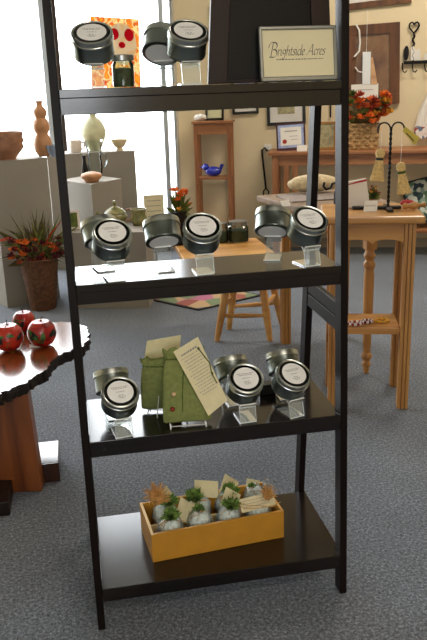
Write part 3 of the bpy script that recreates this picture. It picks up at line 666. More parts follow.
def apple(px, py, r, lab, seed, spin):
    p = onz(px, py, ZT)
    s = thing('painted_apple', lab, 'ornament', (p.x, p.y, ZT+.0005), spin, 'painted red apples on the live-edge table')
    MB().lathe([(0, .006*r/.04), (r*.35, 0), (r*.75, r*.2), (r*.98, r*.65), (r, r*1.05), (r*.9, r*1.45), (r*.6, r*1.78), (r*.25, r*1.82), (0, r*1.7)], 28).build('fruit_body', 'apple', s, True)
    MB().tube([(0, 0, r*1.68), (.003, 0, r*1.95), (.008, 0, r*2.1)], [.002, .0015, .002], 6).build('stem', 'bark', s, True)
    rd = random.Random(seed); lf = MB(); bl = MB()
    for i in range(26):
        a = rd.uniform(0, 6.28); e = rd.uniform(-.6, .9); 
        d = Vector((cos(a)*cos(e), sin(a)*cos(e), sin(e)*.92)); c = Vector((0, 0, r*.95))+d*r*1.008
        t1 = d.cross(Vector((rd.uniform(-1, 1), rd.uniform(-1, 1), rd.uniform(-1, 1)))).normalized(); t2 = d.cross(t1); L = r*rd.uniform(.3, .45)
        ring = [(-1, 0), (-.4, .38), (.3, .36), (1, 0), (.3, -.36), (-.4, -.38)]
        vs = [c+d*r*.02]+[c+t1*L*x+t2*L*y-d*(L*L*(x*x+y*y)/(2*r))*.9+d*.0008 for x, y in ring]
        (lf if i % 2 else bl).add(vs, [(0, k+1, (k+1) % 6+1) for k in range(6)])
    lf.build('painted_leaves', 'appleleaf', s); bl.build('dark_leaves', 'appleblack', s)
    # price tag propped against the base
    return s
apple(43, 345.5, .052, 'red painted apple with green leaves nearest the table tip', 3, .3)
apple(10, 350, .053, 'red painted apple with dark leaves at the table front edge', 8, 1.8)
apple(25, 331.5, .044, 'smaller red painted apple behind the other two apples', 5, 4)
p = onz(35, 347.5, ZT); s = tag(MB().add([(-.02, -.005, 0), (.02, -.005, 0), (.02, .006, .009), (-.02, .006, .009), (-.02, .012, 0), (.02, .012, 0)], [(0, 1, 2, 3), (3, 2, 5, 4)]).build('price_card', 'white'), 'small folded white price card between the painted apples', 'price card'); s.location = p+Vector((0, 0, .001)); s.rotation_euler = (0, 0, -.1)

# ------------------------------------------------------------------ plinths and pottery by the window
def plinth(name, lab, q, z1):
    c = sum(q, Vector())/len(q); s = thing(name, lab, 'plinth', (c.x, c.y, 0), 0, 'white painted display plinths')
    MB().prism([(p.x-c.x, p.y-c.y) for p in q], .001, z1-.012).build('plinth_body', 'plinth', s)
    MB().prism([((p.x-c.x)*1.006, (p.y-c.y)*1.006) for p in q], z1-.012, z1).build('plinth_top', 'plinth', s)
    return s
def quadz(base, w, d, h):        # base = front left corner, h heading
    ux_ = Vector((cos(h), sin(h), 0)); uy_ = Vector((-sin(h), cos(h), 0))
    return [base, base+ux_*w, base+ux_*w+uy_*d, base+uy_*d]
g1 = onz(11, 307.5, 0); g2 = onz(60, 297.5, 0)
h1 = atan2(g2.y-g1.y, g2.x-g1.x)
Z1 = ony(48, 157.5, g2.y).z
q1 = quadz(g1-Vector((cos(h1), sin(h1), 0))*.02, (g2-g1).length+.02, .34, h1); plinth('display_plinth', 'tall white plinth holding the gourd vase, beside dried flower basket', q1, Z1)
e1 = ony(46.5, 157, 3.47); e2 = ony(57, 156.5, 3.47)
q4 = quadz(Vector((e1.x-.02, 3.47, 0)), e2.x-e1.x+.05, .25, 0); 
# tall plinth behind (with round vase and bowl)
t2 = ony(134.7, 150.8, 4.05); Z3 = t2.z
t1 = onz(64, 154.3, Z3); t1.y = max(t1.y, 3.92); h3 = atan2(t2.y-t1.y, t2.x-t1.x)
q3 = quadz(Vector((t1.x-.12, t1.y, 0)), (t2-t1).length+.12, .30, h3); plinth('display_plinth', 'tall grey-white plinth with the round vase and cream bowl on top', q3, Z3)
# lower plinth with corner towards the camera
cn = ony(91, 184.5, 3.30); Z2 = cn.z; cr_ = onz(121, 178.5, Z2); cl = onz(61, 180, Z2); cn.z = cr_.z = cl.z = 0
q2 = [cn, cr_, cr_+(cl-cn), cl]; plinth('display_plinth', 'lower white plinth whose corner points forward, holding the glass pitcher', q2, Z2)
# low platform
lf_ = onz(60, 236, .44); rt_ = onz(144, 231.5, .44)
Z5 = .40; lf_ = ony(69, 233, 2.95); Z5 = lf_.z; rt_ = onz(145, 232, Z5); lf_.z = rt_.z = 0
h5 = atan2(rt_.y-lf_.y, rt_.x-lf_.x)
q5 = quadz(lf_, (rt_-lf_).length, .30, h5); plinth('display_plinth', 'low white plinth carrying the green teapot and photo frame', q5, Z5)

def pot(name, lab, cat, px, py, z, prof, mat, k=1.0, extra=None, group='pottery by the window', Yp=None):
    p = ony(px, py-4, Yp) if Yp else onz(px, py, z)
    s = thing(name, lab, cat, (p.x, p.y, z+.0005), 0, group)
    MB().lathe([(r*k, h*k) for r, h in prof], 28, cap=False).build('pot_body', mat, s, True, ang=60)
    if extra: extra(s, k)
    return s
d1 = (onz(36, 158, Z1)-cpos).length; pm = d1/F            # metres per pixel at the first plinth
def bowlprof(r, h): return [(0, 0), (r*.45, 0), (r*.5, h*.08), (r*.85, h*.4), (r*.97, h*.75), (r, h), (r*.96, h), (r*.9, h*.72), (r*.7, h*.35), (0, h*.15)]
pot('ribbed_bowl', 'large brown ribbed bowl with pale rim at the end of plinth top', 'bowl', 6, 165, Z1, [(0, 0), (10, 0), (10, 1.5), (15, 7), (18, 11), (17, 14), (18.5, 17), (17.5, 20), (18.5, 24), (17.5, 25), (16, 22), (13, 10), (0, 3)], 'clay2', pm, Yp=g1.y+.16)
pot('gourd_vase', 'tall three-lobed orange clay gourd vase beside the dark window mullion', 'vase', 44, 158.5, Z1, [(0, 0), (5, 0), (8, 5), (9, 11), (8, 17), (5.5, 21), (7, 24), (8, 28), (7, 33), (4.5, 36), (6, 38.5), (6.5, 42), (5, 45), (3, 47), (2.8, 49), (3.8, 52), (3.2, 52), (2, 48), (0, 45)], 'clay', pm, Yp=g2.y+.10)
pot('small_blue_bowl', 'small blue glazed bowl beside the gourd vase', 'bowl', 54, 160.5, Z1, bowlprof(6.5, 11), 'bluepot', pm, Yp=g2.y+.045)
pm3 = (onz(100, 152, Z3)-cpos).length/F
def vp(x, y): return onz(x, y, Z3)
pot('round_vase', 'round pale green vase with narrow neck on the tall plinth', 'vase', 95, 152, Z3, [(0, 0), (5, 0), (9, 7), (12, 15), (12.2, 20), (10, 26), (6, 30.5), (3.4, 32), (3.2, 34), (3.8, 35), (3, 35), (0, 30)], 'celadon', pm3, Yp=t1.y+.2)
def mug_handle(s, k):
    MB().tube([(5.3*k, 0, 9.5*k), (8*k, 0, 9*k), (8.6*k, 0, 6*k), (7.5*k, 0, 3.5*k), (5.3*k, 0, 3*k)], .9*k, 8).build('handle', 'whitepot', s, True)
pot('white_mug', 'small whitish clay mug beside the round vase', 'mug', 76, 155.5, Z3, [(0, 0), (4.5, 0), (5.5, 2), (6, 6), (5.6, 11.5), (5, 11.5), (5.2, 6), (0, 1.5)], 'whitepot', pm3, mug_handle, Yp=t1.y+.12)
pot('cream_bowl', 'small cream footed bowl at the right end of the tall plinth', 'bowl', 119.5, 150.8, Z3, [(0, 0), (3, 0), (3, 1.5), (2.5, 2.5), (5, 4.5), (7.6, 9), (7.9, 11), (7.2, 11), (4, 5.5), (0, 4)], 'creampot', pm3, Yp=t2.y+.06)
pm2 = (onz(92, 181, Z2)-cpos).length/F
def pitcher_extra(s, k):
    MB().tube([(6.5*k, 0, 24*k), (11*k, 0, 22*k), (11.5*k, 0, 14*k), (9*k, 0, 9*k), (7*k, 0, 9*k)], .9*k, 8).build('handle', 'pitcherglass', s, True)
pot('glass_pitcher', 'clear glass pitcher standing behind the brown dish on the lower plinth', 'pitcher', 96, 176.5, Z2, [(0, 0), (5, 0), (7, 4), (7.5, 11), (6.5, 18), (7, 25), (9, 33), (9.6, 36)], 'pitcherglass', pm2, pitcher_extra)
pot('dark_bottle', 'small dark slender bottle beside the glass pitcher', 'bottle', 85.5, 177.5, Z2, [(0, 0), (3.2, 0), (3.4, 8), (2.4, 13), (1.7, 16), (1.7, 20), (2.1, 22), (0, 22)], 'iron', pm2)
pot('brown_dish', 'shallow brown and cream dish at the front corner of the lower plinth', 'dish', 92, 182, Z2, [(0, 0), (6, 0), (7, 1.5), (10, 5), (10.2, 6.5), (9, 8), (4, 9.5), (0, 9.5)], 'clay', pm2)
pm5 = (onz(110, 224, Z5)-cpos).length/F
def teapot_extra(s, k):
    MB().lathe([(6*k, 14.4*k), (5*k, 16*k), (2*k, 17*k), (1.2*k, 18*k), (2*k, 20*k), (1.4*k, 22.5*k), (0, 23*k)], 20).build('teapot_lid', 'greenpot', s, True)
    MB().tube([(11*k, 0, 13*k), (16*k, 0, 14*k), (18*k, 0, 9*k), (15*k, 0, 3*k), (11*k, 0, 3*k)], 1.2*k, 8).build('handle', 'clay2', s, True)
    MB().tube([(-10*k, 0, 5*k), (-15*k, 0, 8*k), (-18*k, 0, 13*k)], [2.4*k, 1.6*k, 1.1*k], 8).build('spout', 'greenpot', s, True)
pot('green_teapot', 'squat green and brown glazed teapot on the low plinth', 'teapot', 115, 220, Z5, [(0, 0), (8, 0), (11, 3), (12.3, 7), (10, 10), (10.5, 11), (8, 14), (6.3, 15), (5.5, 14.4), (0, 10)], 'greenpot', pm5, teapot_extra, Yp=3.17)
pot('sugar_bowl', 'small green lidless sugar bowl beside the teapot', 'bowl', 139, 226.5, Z5, [(0, 0), (5.5, 0), (7.5, 3), (7.8, 7), (6.5, 10), (7.2, 14), (8, 15.5), (7.3, 15.5), (6, 10), (0, 4)], 'greenpot', pm5, Yp=3.08)
def frame_on(lab, pA, pB, h, bw, fm, im, lean=-10, name='picture_frame', matw=0):
    c = (pA+pB)/2; s = thing(name, lab, 'picture frame', c, atan2(pB.y-pA.y, pB.x-pA.x)); w = (pB-pA).length; Mt = rotm(R(lean), 0, 0); mb = MB()
    for (a, b, e, f) in ((-w/2, w/2, 0, bw), (-w/2, w/2, h-bw, h), (-w/2, -w/2+bw, bw, h-bw), (w/2-bw, w/2, bw, h-bw)): mb.box(a, b, -.006, .006, e, f, Mt)
    mb.build('frame', fm, s, bevel=.001)
    if matw:
        MB().box(-w/2+bw*.9, w/2-bw*.9, -.001, .003, bw*.9, h-bw*.9, Mt).build('mat_board', 'matboard', s)
        i = bw+matw; MB().box(-w/2+i, w/2-i, -.002, .001, i, h-i, Mt).build('picture', im, s)
    else: MB().box(-w/2+bw*.9, w/2-bw*.9, -.001, .003, bw*.9, h-bw*.9, Mt).build('picture', im, s)
    return s
a = onz(64, 230, Z5); b = onz(80.5, 229, Z5); frame_on('small cream framed photo standing on the low plinth', a, b, .115, .014, 'whitepot', 'leafgreen', -8)

# wicker basket of dried flowers
p = onz(43.5, 308, 0); k = (p-cpos).length/F
s = thing('dried_flower_basket', 'tall wicker basket of dried autumn flowers on the carpet by plinth', 'flower basket', (p.x, p.y-.0, .001))
mb = MB(); prof = [(0, 0), (12, 0), (12.6, 1)]+[(12.6+5*i/18+(.5 if i % 2 else -.3), 2+46*i/18) for i in range(19)]+[(18.5, 49), (17, 50), (16, 46), (0, 30)]
wv_ = []; nW = 40
for i in range(27):
    for q_ in range(nW): a = 2*pi*q_/nW; r_ = (12.3+6.2*i/26+.55*cos(q_*pi/2+pi*(i % 2)))*k; wv_.append((r_*cos(a), r_*sin(a), 50*k*i/26))
mb.add(wv_, [(i*nW+q_, i*nW+(q_+1) % nW, (i+1)*nW+(q_+1) % nW, (i+1)*nW+q_) for i in range(26) for q_ in range(nW)]+[tuple(range(nW))[::-1]])
mb.lathe([(18.6*k, 48.5*k), (19.4*k, 50*k), (18.4*k, 51.2*k), (16.5*k, 50*k), (15*k, 44*k), (0, 40*k)], 30); mb.build('basket', 'wicker', s, True)
rd = random.Random(21); fol = MB(); gr = MB()
for i in range(210):
    a = rd.uniform(0, 6.28); el = rd.uniform(.25, 1.5); L = rd.uniform(22, 62)*k*(1 if el > .6 else .75)
    p0 = Vector((rd.uniform(-8, 8)*k, rd.uniform(-8, 8)*k, 42*k)); d = Vector((cos(a)*cos(el), sin(a)*cos(el), sin(el))); d.y *= .55 if d.y < 0 else .15
    sd = d.orthogonal().normalized(); sd.rotate(Matrix.Rotation(rd.uniform(0, 6.28), 3, d.normalized())); sd *= rd.uniform(.6, 1.3)*k
    m_ = p0+d*L*.55+Vector((0, 0, .02)); e_ = p0+d*L-Vector((0, 0, L*.22*cos(el)))
    (fol if i % 3 else gr).add([p0-sd*.4, p0+sd*.4, m_+sd, e_, m_-sd], [(0, 1, 2, 3, 4)])
fol.build('dried_grass', 'leafdark', s); gr.build('green_leaves', 'leafgreen', s)
for nm, mt, n_, rr, seed in (('orange_flower', 'orange', 10, 6.0, 3), ('burgundy_flower', 'burgundy', 18, 6.0, 5), ('rust_flower', 'orangered', 10, 4, 9)):
    rd = random.Random(seed)
    for i in range(n_):
        c = Vector((rd.uniform(-24, 22)*k, rd.uniform(-16, -6)*k, rd.uniform(46, 70)*k)); m = MB(); sprigs(m, c, rr*k, 26, seed*31+i); m.build(nm, mt, s)
for (dx_, dz_) in ((16, 58), (17, 62), (-4, 64)):
    pass
# long orange blade to the left
m = MB(); m.tube([(-8*k, -6*k, 60*k), (-24*k, -8*k, 72*k), (-46*k, -8*k, 68*k)], [1.6*k, 1.8*k, .6*k], 5, flat=.3); m.tube([(6*k, -8*k, 60*k), (14*k, -8*k, 74*k), (24*k, -8*k, 84*k)], [1.2*k, 1.3*k, .5*k], 5, flat=.3); m.build('orange_blades', 'orangered', s)

# painted sheet hanging in the window
Wt = [onwin(x, y, .07) for x, y in ((90, 16), (139, 19), (141, 95), (92, 95))]
c = sum(Wt, Vector())/4
s = thing('painted_window_sheet', 'bright orange, yellow and red painted sheet hanging in the window', 'painting', (c.x, c.y, c.z))
mb = MB(); mb.add([p-c for p in Wt], [(0, 1, 2, 3)]); mb.build('painted_ground', 'stained', s)
ux_ = (Wt[1]-Wt[0]).normalized(); kk = (Wt[1]-Wt[0]).length/49
def blob(px, py, rx, ry, mat, off, nm, n=18):
    ctr = onwin(px, py, .07+off)-c
    MB().add([ctr]+[ctr+ux_*rx*kk*cos(2*pi*i/n)+Vector((0, 0, ry*kk*sin(2*pi*i/n))) for i in range(n)], [(0, i+1, (i+1) % n+1) for i in range(n)]).build(nm, mat, s)
blob(122, 44, 15, 20, 'stainedcream', .004, 'pale_patch')
for q_ in ((114.5, 34, 4.3, 5.5), (129, 35, 4.8, 6), (122, 45, 3.4, 3)): blob(*q_, 'stainedred', .008, 'red_patch')
MB().tube([onwin(91, 14, .07)-c, onwin(140, 17, .07)-c], .004, 6).build('hanging_rod', 'bronze', s)
# hangers up to lintel
zt = 2.92
MB().tube([onwin(95, 14.5, .07)-c, Vector((onwin(95, 14.5, .07).x-c.x, onwin(95, 14.5, .07).y-c.y, zt-c.z))], .0015, 4).build('hanging_cord', 'white', s)

# ------------------------------------------------------------------ rug
rc = [onz(198.5, 311, 0), onz(262, 296, 0), onz(215, 281, 0), onz(135, 297, 0)]
rc[2] = rc[1]+rc[3]-rc[0]; rc[2] = rc[1].lerp(rc[2], .6); rc[3] = rc[0].lerp(rc[3], .8)
c = sum(rc, Vector())/4
rg = thing('patchwork_rug', 'patchwork rug with dark border on the carpet beyond the ladder shelf', 'rug', (c.x, c.y, 0))
MB().prism([(p.x-c.x, p.y-c.y) for p in rc], .001, .008).build('rug_border', 'rugborder', rg); MB().prism([((p.x-c.x)*.93, (p.y-c.y)*.93) for p in rc], .008, .0095).build('rug_field', 'rug', rg)

# ------------------------------------------------------------------ stool, pine table
lg = [onz(217, 341, 0), onz(270, 341, 0), onz(282, 325, 0), onz(229, 329, 0)]
ZP = .47; q = [Vector((.515, 1.83, 0)), Vector((.985, 1.83, 0)), Vector((.985, 2.43, 0)), Vector((.53, 2.43, 0))]
cc = sum(q, Vector())/4
pt = thing('pine_table', 'low honey pine table with knotty top on splayed turned legs', 'table', (cc.x, cc.y, 0))
MB().prism([(p.x-cc.x, p.y-cc.y) for p in q], ZP-.028, ZP).build('table_top', 'pine', pt, bevel=.003)
kn = onz(180, 252.5, ZP)-cc; MB().lathe([(0, ZP+.0003), (.006, ZP+.0003), (0, ZP+.0006)], 10, Matrix.Translation((kn.x, kn.y, 0))).build('knot', 'bark', pt)
lc = sum(lg, Vector())/4; tops = []
for p in lg:
    b = p-cc; t_ = lc+(p-lc)*.5-cc; t_.z = ZP-.028; b.z = .001; tops.append((b, t_))
    pts = [b.lerp(t_, u) for u in (0, .15, .35, .42, .5, .75, 1)]
    MB().tube(pts, [.014, .0175, .021, .0185, .021, .019, .015], 12).build('leg', 'pine', pt, True)
for i, h in ((0, .30), (2, .30), (1, .42), (3, .42)):
    a = tops[i][0].lerp(tops[i][1], h); b = tops[(i+1) % 4][0].lerp(tops[(i+1) % 4][1], h)
    MB().tube([a.lerp(b, u) for u in (0, .3, .5, .7, 1)], [.008, .011, .0135, .011, .008], 10).build('rung', 'pine', pt, True)
def jar(px, py, z, r, h, lab, fill, name='glass_jar'):
    p = onz(px, py, z); s = thing(name, lab, 'jar', (p.x, p.y, z+.0005))
    MB().lathe([(r*.85, 0), (r, .004), (r, h*.72), (r*.8, h*.82)], 22).build('glass_body', 'jarglass', s, True); MB().lathe([(0, .004), (r*.9, .004), (r*.9, h*.55), (0, h*.6)], 20).build('contents', fill, s, True)
    MB().lathe([(r*.86, h*.8), (r*.9, h*.82), (r*.9, h), (0, h)], 22).build('jar_lid', 'silver', s, True); return s
jk = (onz(238, 240, ZP)-cpos).length/F
jar(238.5, 241, ZP, 10*jk, 20*jk, 'glass jar of dried herbs with metal lid on the pine table', 'herb')
jar(222, 242, ZP, 6*jk, 19*jk, 'narrow glass jar partly behind a tin on the pine table', 'herb')
p = onz(230, 240, ZP); s = thing('amber_bottle', 'tiny dark red bottle between the two jars on pine table', 'bottle', (p.x, p.y, ZP+.0005))
MB().lathe([(0, 0), (3*jk, 0), (3.2*jk, 2*jk), (3.2*jk, 9*jk), (1.5*jk, 12*jk), (1.5*jk, 14*jk), (0, 14*jk)], 16).build('bottle_body', 'amber', s, True); MB().lathe([(1.8*jk, 14*jk), (1.8*jk, 17*jk), (0, 17*jk)], 12).build('bottle_cap', 'black', s)
# orange flowers in a dark pot and the cream card on the table's corner
def bouquet(loc, k, lab, name, potmat, poth, potr, cols, spread, height, seed, cat='flower arrangement'):
    s = thing(name, lab, cat, loc); rd = random.Random(seed)
    MB().lathe([(0, 0), (potr*.75*k, 0), (potr*k, poth*.6*k), (potr*.95*k, poth*k), (potr*.8*k, poth*k), (0, poth*.8*k)], 20).build('pot', potmat, s, True)
    f = MB(); 
    for i in range(70):
        a = rd.uniform(0, 6.28); e = rd.uniform(.0, 1.4); L = spread*k*rd.uniform(.5, 1.0); d = Vector((cos(a)*cos(e), sin(a)*cos(e)*.7, sin(e)*height/spread)); p0 = Vector((0, 0, poth*.9*k)); sd = d.orthogonal().normalized()*1.6*k
        f.add([p0, p0+d*L*.6+sd, p0+d*L, p0+d*L*.6-sd], [(0, 1, 2, 3)])
    f.build('leaves', 'leafgreen', s)
    for j, (nm, mt, n_) in enumerate(cols):
        rd = random.Random(seed+j*7+1)
        for i in range(n_):
            m = MB()
            a = rd.uniform(0, 6.28); e = rd.uniform(.1, 1.45); rr = spread*k*rd.uniform(.6, .95); c_ = Vector((cos(a)*cos(e)*rr, sin(a)*cos(e)*rr*.7-.01, poth*.9*k+sin(e)*height*k*rd.uniform(.7, 1)))
            sprigs(m, c_, spread*.26*k, 22, seed*13+j*50+i); m.build(nm, mt, s)
    return s
fp = onz(178, 243, ZP-.0); 
bouquet(Vector((fp.x+.005, fp.y-.04, ZP+.0005)), jk*1.25, 'orange lily arrangement in a dark pot on the corner of pine table', 'potted_lilies', 'iron', 26, 7, (('orange_flower', 'orange', 11), ('yellow_flower', 'yellowpetal', 3)), 14, 22, 5)
# easel-backed cream notice standing on the low plinth's right
fl = ony(155, 250, 3.25); 
ca, cb = ony(146, 240, 3.4), ony(165.5, 240, 3.4); ca.z = cb.z = 0
ns = thing('notice_stand', 'cream notice card with printed lines between the window and orange lilies', 'sign', ((ca.x+cb.x)/2, (ca.y+cb.y)/2, 0), atan2(cb.y-ca.y, cb.x-ca.x))
w_ = (cb-ca).length; hh = .31
MB().box(-w_/2, w_/2, -.002, .002, .30, .30+hh*.98).build('notice_card', 'cream', ns)
MB().tube([(0, .008, .004), (0, .008, .5)], .006, 8).build('pole', 'iron', ns); MB().lathe([(0, 0.001), (.09, .001), (.085, .01), (0, .014)], 20, Matrix.Translation((0, .008, 0))).build('base', 'iron', ns)
ink = MB(); print_rows(ink, [(-w_*.35, w_*.35, .30+hh*(.85-.11*i)) for i in range(6)], False, Matrix.Translation((0, -.0028, 0)), .005, 2); ink.build('lettering', 'inkpale', ns)

# ------------------------------------------------------------------ oak stand with broom rack, oak table behind it
ZO = .795
FL_, FR_ = onz(332.5, 406, 0), onz(401.5, 407, 0)
ex = (FR_-FL_); sw_ = ex.length; ex.normalize(); ey = Vector((-ex.y, ex.x, 0)); rz = atan2(ex.y, ex.x)
od = .235
oc = FL_+ex*sw_/2+ey*od/2
os_ = thing('oak_stand', 'small tall oak stand with fluted legs, arched apron and low shelf', 'table', (oc.x, oc.y, 0), rz)
def fluted(mb, x, y, z0, z1, w=.042, M=None):
    mb.box(x-w/2, x+w/2, y-w/2+.012, y+w/2, z0, z1, M)
    for i in (-1, 0, 1): mb.box(x+i*w*.36-w*.14, x+i*w*.36+w*.14, y-w/2, y-w/2+.0125, z0, z1, M)
hw, hd = sw_/2, od/2
for (x, y) in ((-hw, -hd), (hw, -hd), (hw, hd), (-hw, hd)):
    mb = MB(); fluted(mb, x, y, .001, ZO-.03); mb.build('leg', 'oak', os_)
def apron_poly(w, zt, zb, n=24):
    pts = [(-w/2, zt), (-w/2, zb)]
    for i in range(n+1):
        u = i/n; x = -w/2+w*u; v = abs(2*((u*2) % 1)-1); z = zb+.02*sqrt(max(0, 1-v*v)) if 0 < u < 1 else zb
        pts.append((x, z))
    return pts+[(w/2, zb), (w/2, zt)]
for y in (-hd, hd):
    MB().prism(apron_poly(sw_-.044, ZO-.031, ZO-.115), y-.009, y+.009, 'y').build('apron', 'oak_x', os_)
for x in (-hw, hw): MB().prism(apron_poly(od-.044, ZO-.031, ZO-.115), x-.009, x+.009, 'x').build('apron', 'oak_x', os_)
MB().box(-hw-.05, hw+.05, -hd-.05, hd+.045, ZO-.03, ZO).build('table_top', 'oak_x', os_, bevel=.008)
ZL = .345
MB().box(-hw+.021, hw-.021, -hd-.012, hd-.05, ZL-.028, ZL).build('low_shelf', 'oak_x', os_, bevel=.003)
OM = Matrix.Translation(os_.location) @ Matrix.Rotation(rz, 4, 'Z')
# bracelets on the low shelf
def bracelet(px, py, r, mats, lab, seed):
    p = onz(px, py, ZL); s = thing('beaded_bracelet', lab, 'bracelet', (p.x, p.y, ZL+.001), 0, 'beaded bracelets on the oak stand low shelf'); n = 14
    ms = [MB() for _ in mats]
    for i in range(n): a = 2*pi*i/n; ms[i % len(mats)].ball((r*cos(a), r*sin(a)*.8, .0065), .0065, 8, 6)
    for m, mt in zip(ms, mats): m.build('bead_string', mt, s, True)
bracelet(355, 325, .026, ('beadwhite', 'beadred'), 'white and red beaded bracelet next to the ladder post', 1)
bracelet(367, 323, .02, ('beadwhite', 'burgundy'), 'smaller white and wine beaded bracelet in the middle of low shelf', 2)
bracelet(382, 322, .027, ('beadgold', 'yellowpetal'), 'gold beaded bracelet at the right of the low shelf', 3)
# oak table with a turned leg behind the stand
lp, tpp = onz(285.5, 343, 0), onz(366, 372.5, 0)
qt = [Vector((.885, 1.99, 0)), Vector((1.0, 1.46, 0)), Vector((1.42, 1.43, 0)), Vector((1.36, 2.06, 0))]
c = sum(qt, Vector())/4; ZQ = .765
ot = thing('oak_side_table', 'oak side table with a turned leg, half hidden behind the ladder post', 'table', (c.x, c.y, 0))
MB().prism([(p.x-c.x, p.y-c.y) for p in qt][::-1][::-1], ZQ-.028, ZQ).build('table_top', plain('dark oak top', '86705a', .6, noise=.12, scale=20), ot, bevel=.005)
mb = MB(); fluted(mb, lp.x-c.x, lp.y-c.y, .001, ZQ-.028, .045); mb.build('leg', 'oak', ot)
x, y = tpp.x-c.x, tpp.y-c.y
turned = [(0, .001), (.012, .001), (.016, .03), (.022, .045), (.014, .06), (.024, .075), (.024, .088), (.016, .1), (.019, .14), (.022, .3), (.023, .46), (.020, .49), (.026, .50), (.026, .515), (.018, .53), (.027, .55), (.02, .565), (.020, .58)]
mb = MB(); Mx = Matrix.Translation((x, y, 0)); mb.lathe(turned, 20, Mx); mb.box(x-.024, x+.024, y-.024, y+.024, .58, ZQ-.028); mb.build('leg', 'oak', ot, True, ang=35)
mb = MB(); fluted(mb, 1.335-c.x, 1.98-c.y, .001, ZQ-.028, .045); mb.build('leg', 'oak', ot)
l0 = Vector((lp.x-c.x, lp.y-c.y, 0)); l1 = Vector((x, y, 0)); l2 = Vector((1.335-c.x, 1.98-c.y, 0))
for a, b in ((l0, l1), (l1, l2), (l2, l0)):
    d = (b-a).normalized(); n = Vector((-d.y, d.x, 0))*.008; a = a+d*.03; b = b-d*.03
    MB().hexa([(v.x, v.y, ZQ-.11) for v in (a-n, b-n, b+n, a+n)]+[(v.x, v.y, ZQ-.028) for v in (a-n, b-n, b+n, a+n)]).build('apron', 'oak_x', ot)
# things on the oak side table
p = onz(285, 206, ZQ); s = thing('white_price_tag', 'folded white price tag on the oak side table near a tin', 'price card', (p.x, p.y, ZQ+.0005), .25); MB().add([(-.022, -.012, 0), (.022, -.012, 0), (.022, .004, .024), (-.022, .004, .024), (-.022, .016, 0), (.022, .016, 0)], [(0, 1, 2, 3), (3, 2, 5, 4)]).build('folded_card', 'white', s)
a = onz(258, 202, ZQ); s = thing('grey_placemat', 'grey woven placemat lying on the oak side table', 'placemat', (1.12, 1.83, ZQ+.0005), R(4)); MB().box(-.15, .13, -.12, .10, 0, .005).build('mat_weave', plain('grey weave', '8c8078', .9, noise=.2, scale=90), s)
# burlap cushion / loaf shaped bundle
p = onz(308, 191.5, ZQ+.006); s = thing('cream_cloth_bundle', 'puffy cream cloth bundle on the side table behind the ladder post', 'cloth', (p.x+.02, p.y-.02, ZQ+.0062), R(5))
random.seed(3); MB().ball((0, 0, .042), .115, 22, 12, 1.15, .6, .365, jit=.03).build('folded_cloth', 'burlap', s, True, ang=80)
p = onz(329, 209, ZQ)
s = thing('iron_hook_stand', 'curly black iron hook beside the cream cloth bundle', 'hook', (p.x-.0, p.y, ZQ+.001))
k = (p-cpos).length/F
MB().tube([(-5*k, 0, 26*k), (-6*k, 0, 22*k), (-3*k, 0, 19*k), (1*k, 0, 20*k), (3*k, 0, 24*k), (6*k, 0, 25*k), (8*k, 0, 22*k), (6*k, 0, 14*k), (6*k, 0, 3*k)], 1.3*k, 8).build('hook_rod', 'iron', s, True)
MB().lathe([(0, 0), (7*k, 0), (7*k, 1.5*k), (2*k, 3*k), (0, 3*k)], 16, Matrix.Translation((6*k, 0, 0))).build('base', 'iron', s, True)
# broom rack standing on the oak stand
p = onz(388, 209, ZO); k = (p-cpos).length/F
br = thing('iron_broom_rack', 'black wrought iron rack with twisted post and two curled hooks', 'broom rack', (p.x, p.y, ZO+.0008), rz)
mb = MB(); mb.box(-.14, .05, -.012, .012, 0, .012); mb.build('base_bar', 'iron', br, bevel=.003)
mb = MB(); mb.box(-.012, .012, -.085, -.012, 0, .010).box(-.012, .012, .012, .07, 0, .010); mb.build('cross_bar', 'iron', br, bevel=.003)
PH = 71*k
pts = []; rr = []
tw_ = MB()
for st_ in range(2):
    pts = [(.0028*cos(i*.55+st_*pi), .0028*sin(i*.55+st_*pi), .012+PH*i/90) for i in range(91)]; tw_.tube(pts, .0034, 6)
tw_.build('twisted_post', 'iron', br, True)
for sgn, nm in ((-1, 'hook'), (1, 'hook')):
    a_ = [(0, 0, PH-.004), (sgn*.002, 0, PH+.01)]
    for i in range(13): t_ = pi-pi*1.15*i/12; a_.append((sgn*(.026+.024*cos(t_)), 0, PH+.014+.026*sin(t_)))
    MB().tube(a_, .0032, 8).build(nm, 'iron', br, True)
HB = Matrix.Translation(br.location) @ Matrix.Rotation(rz, 4, 'Z')
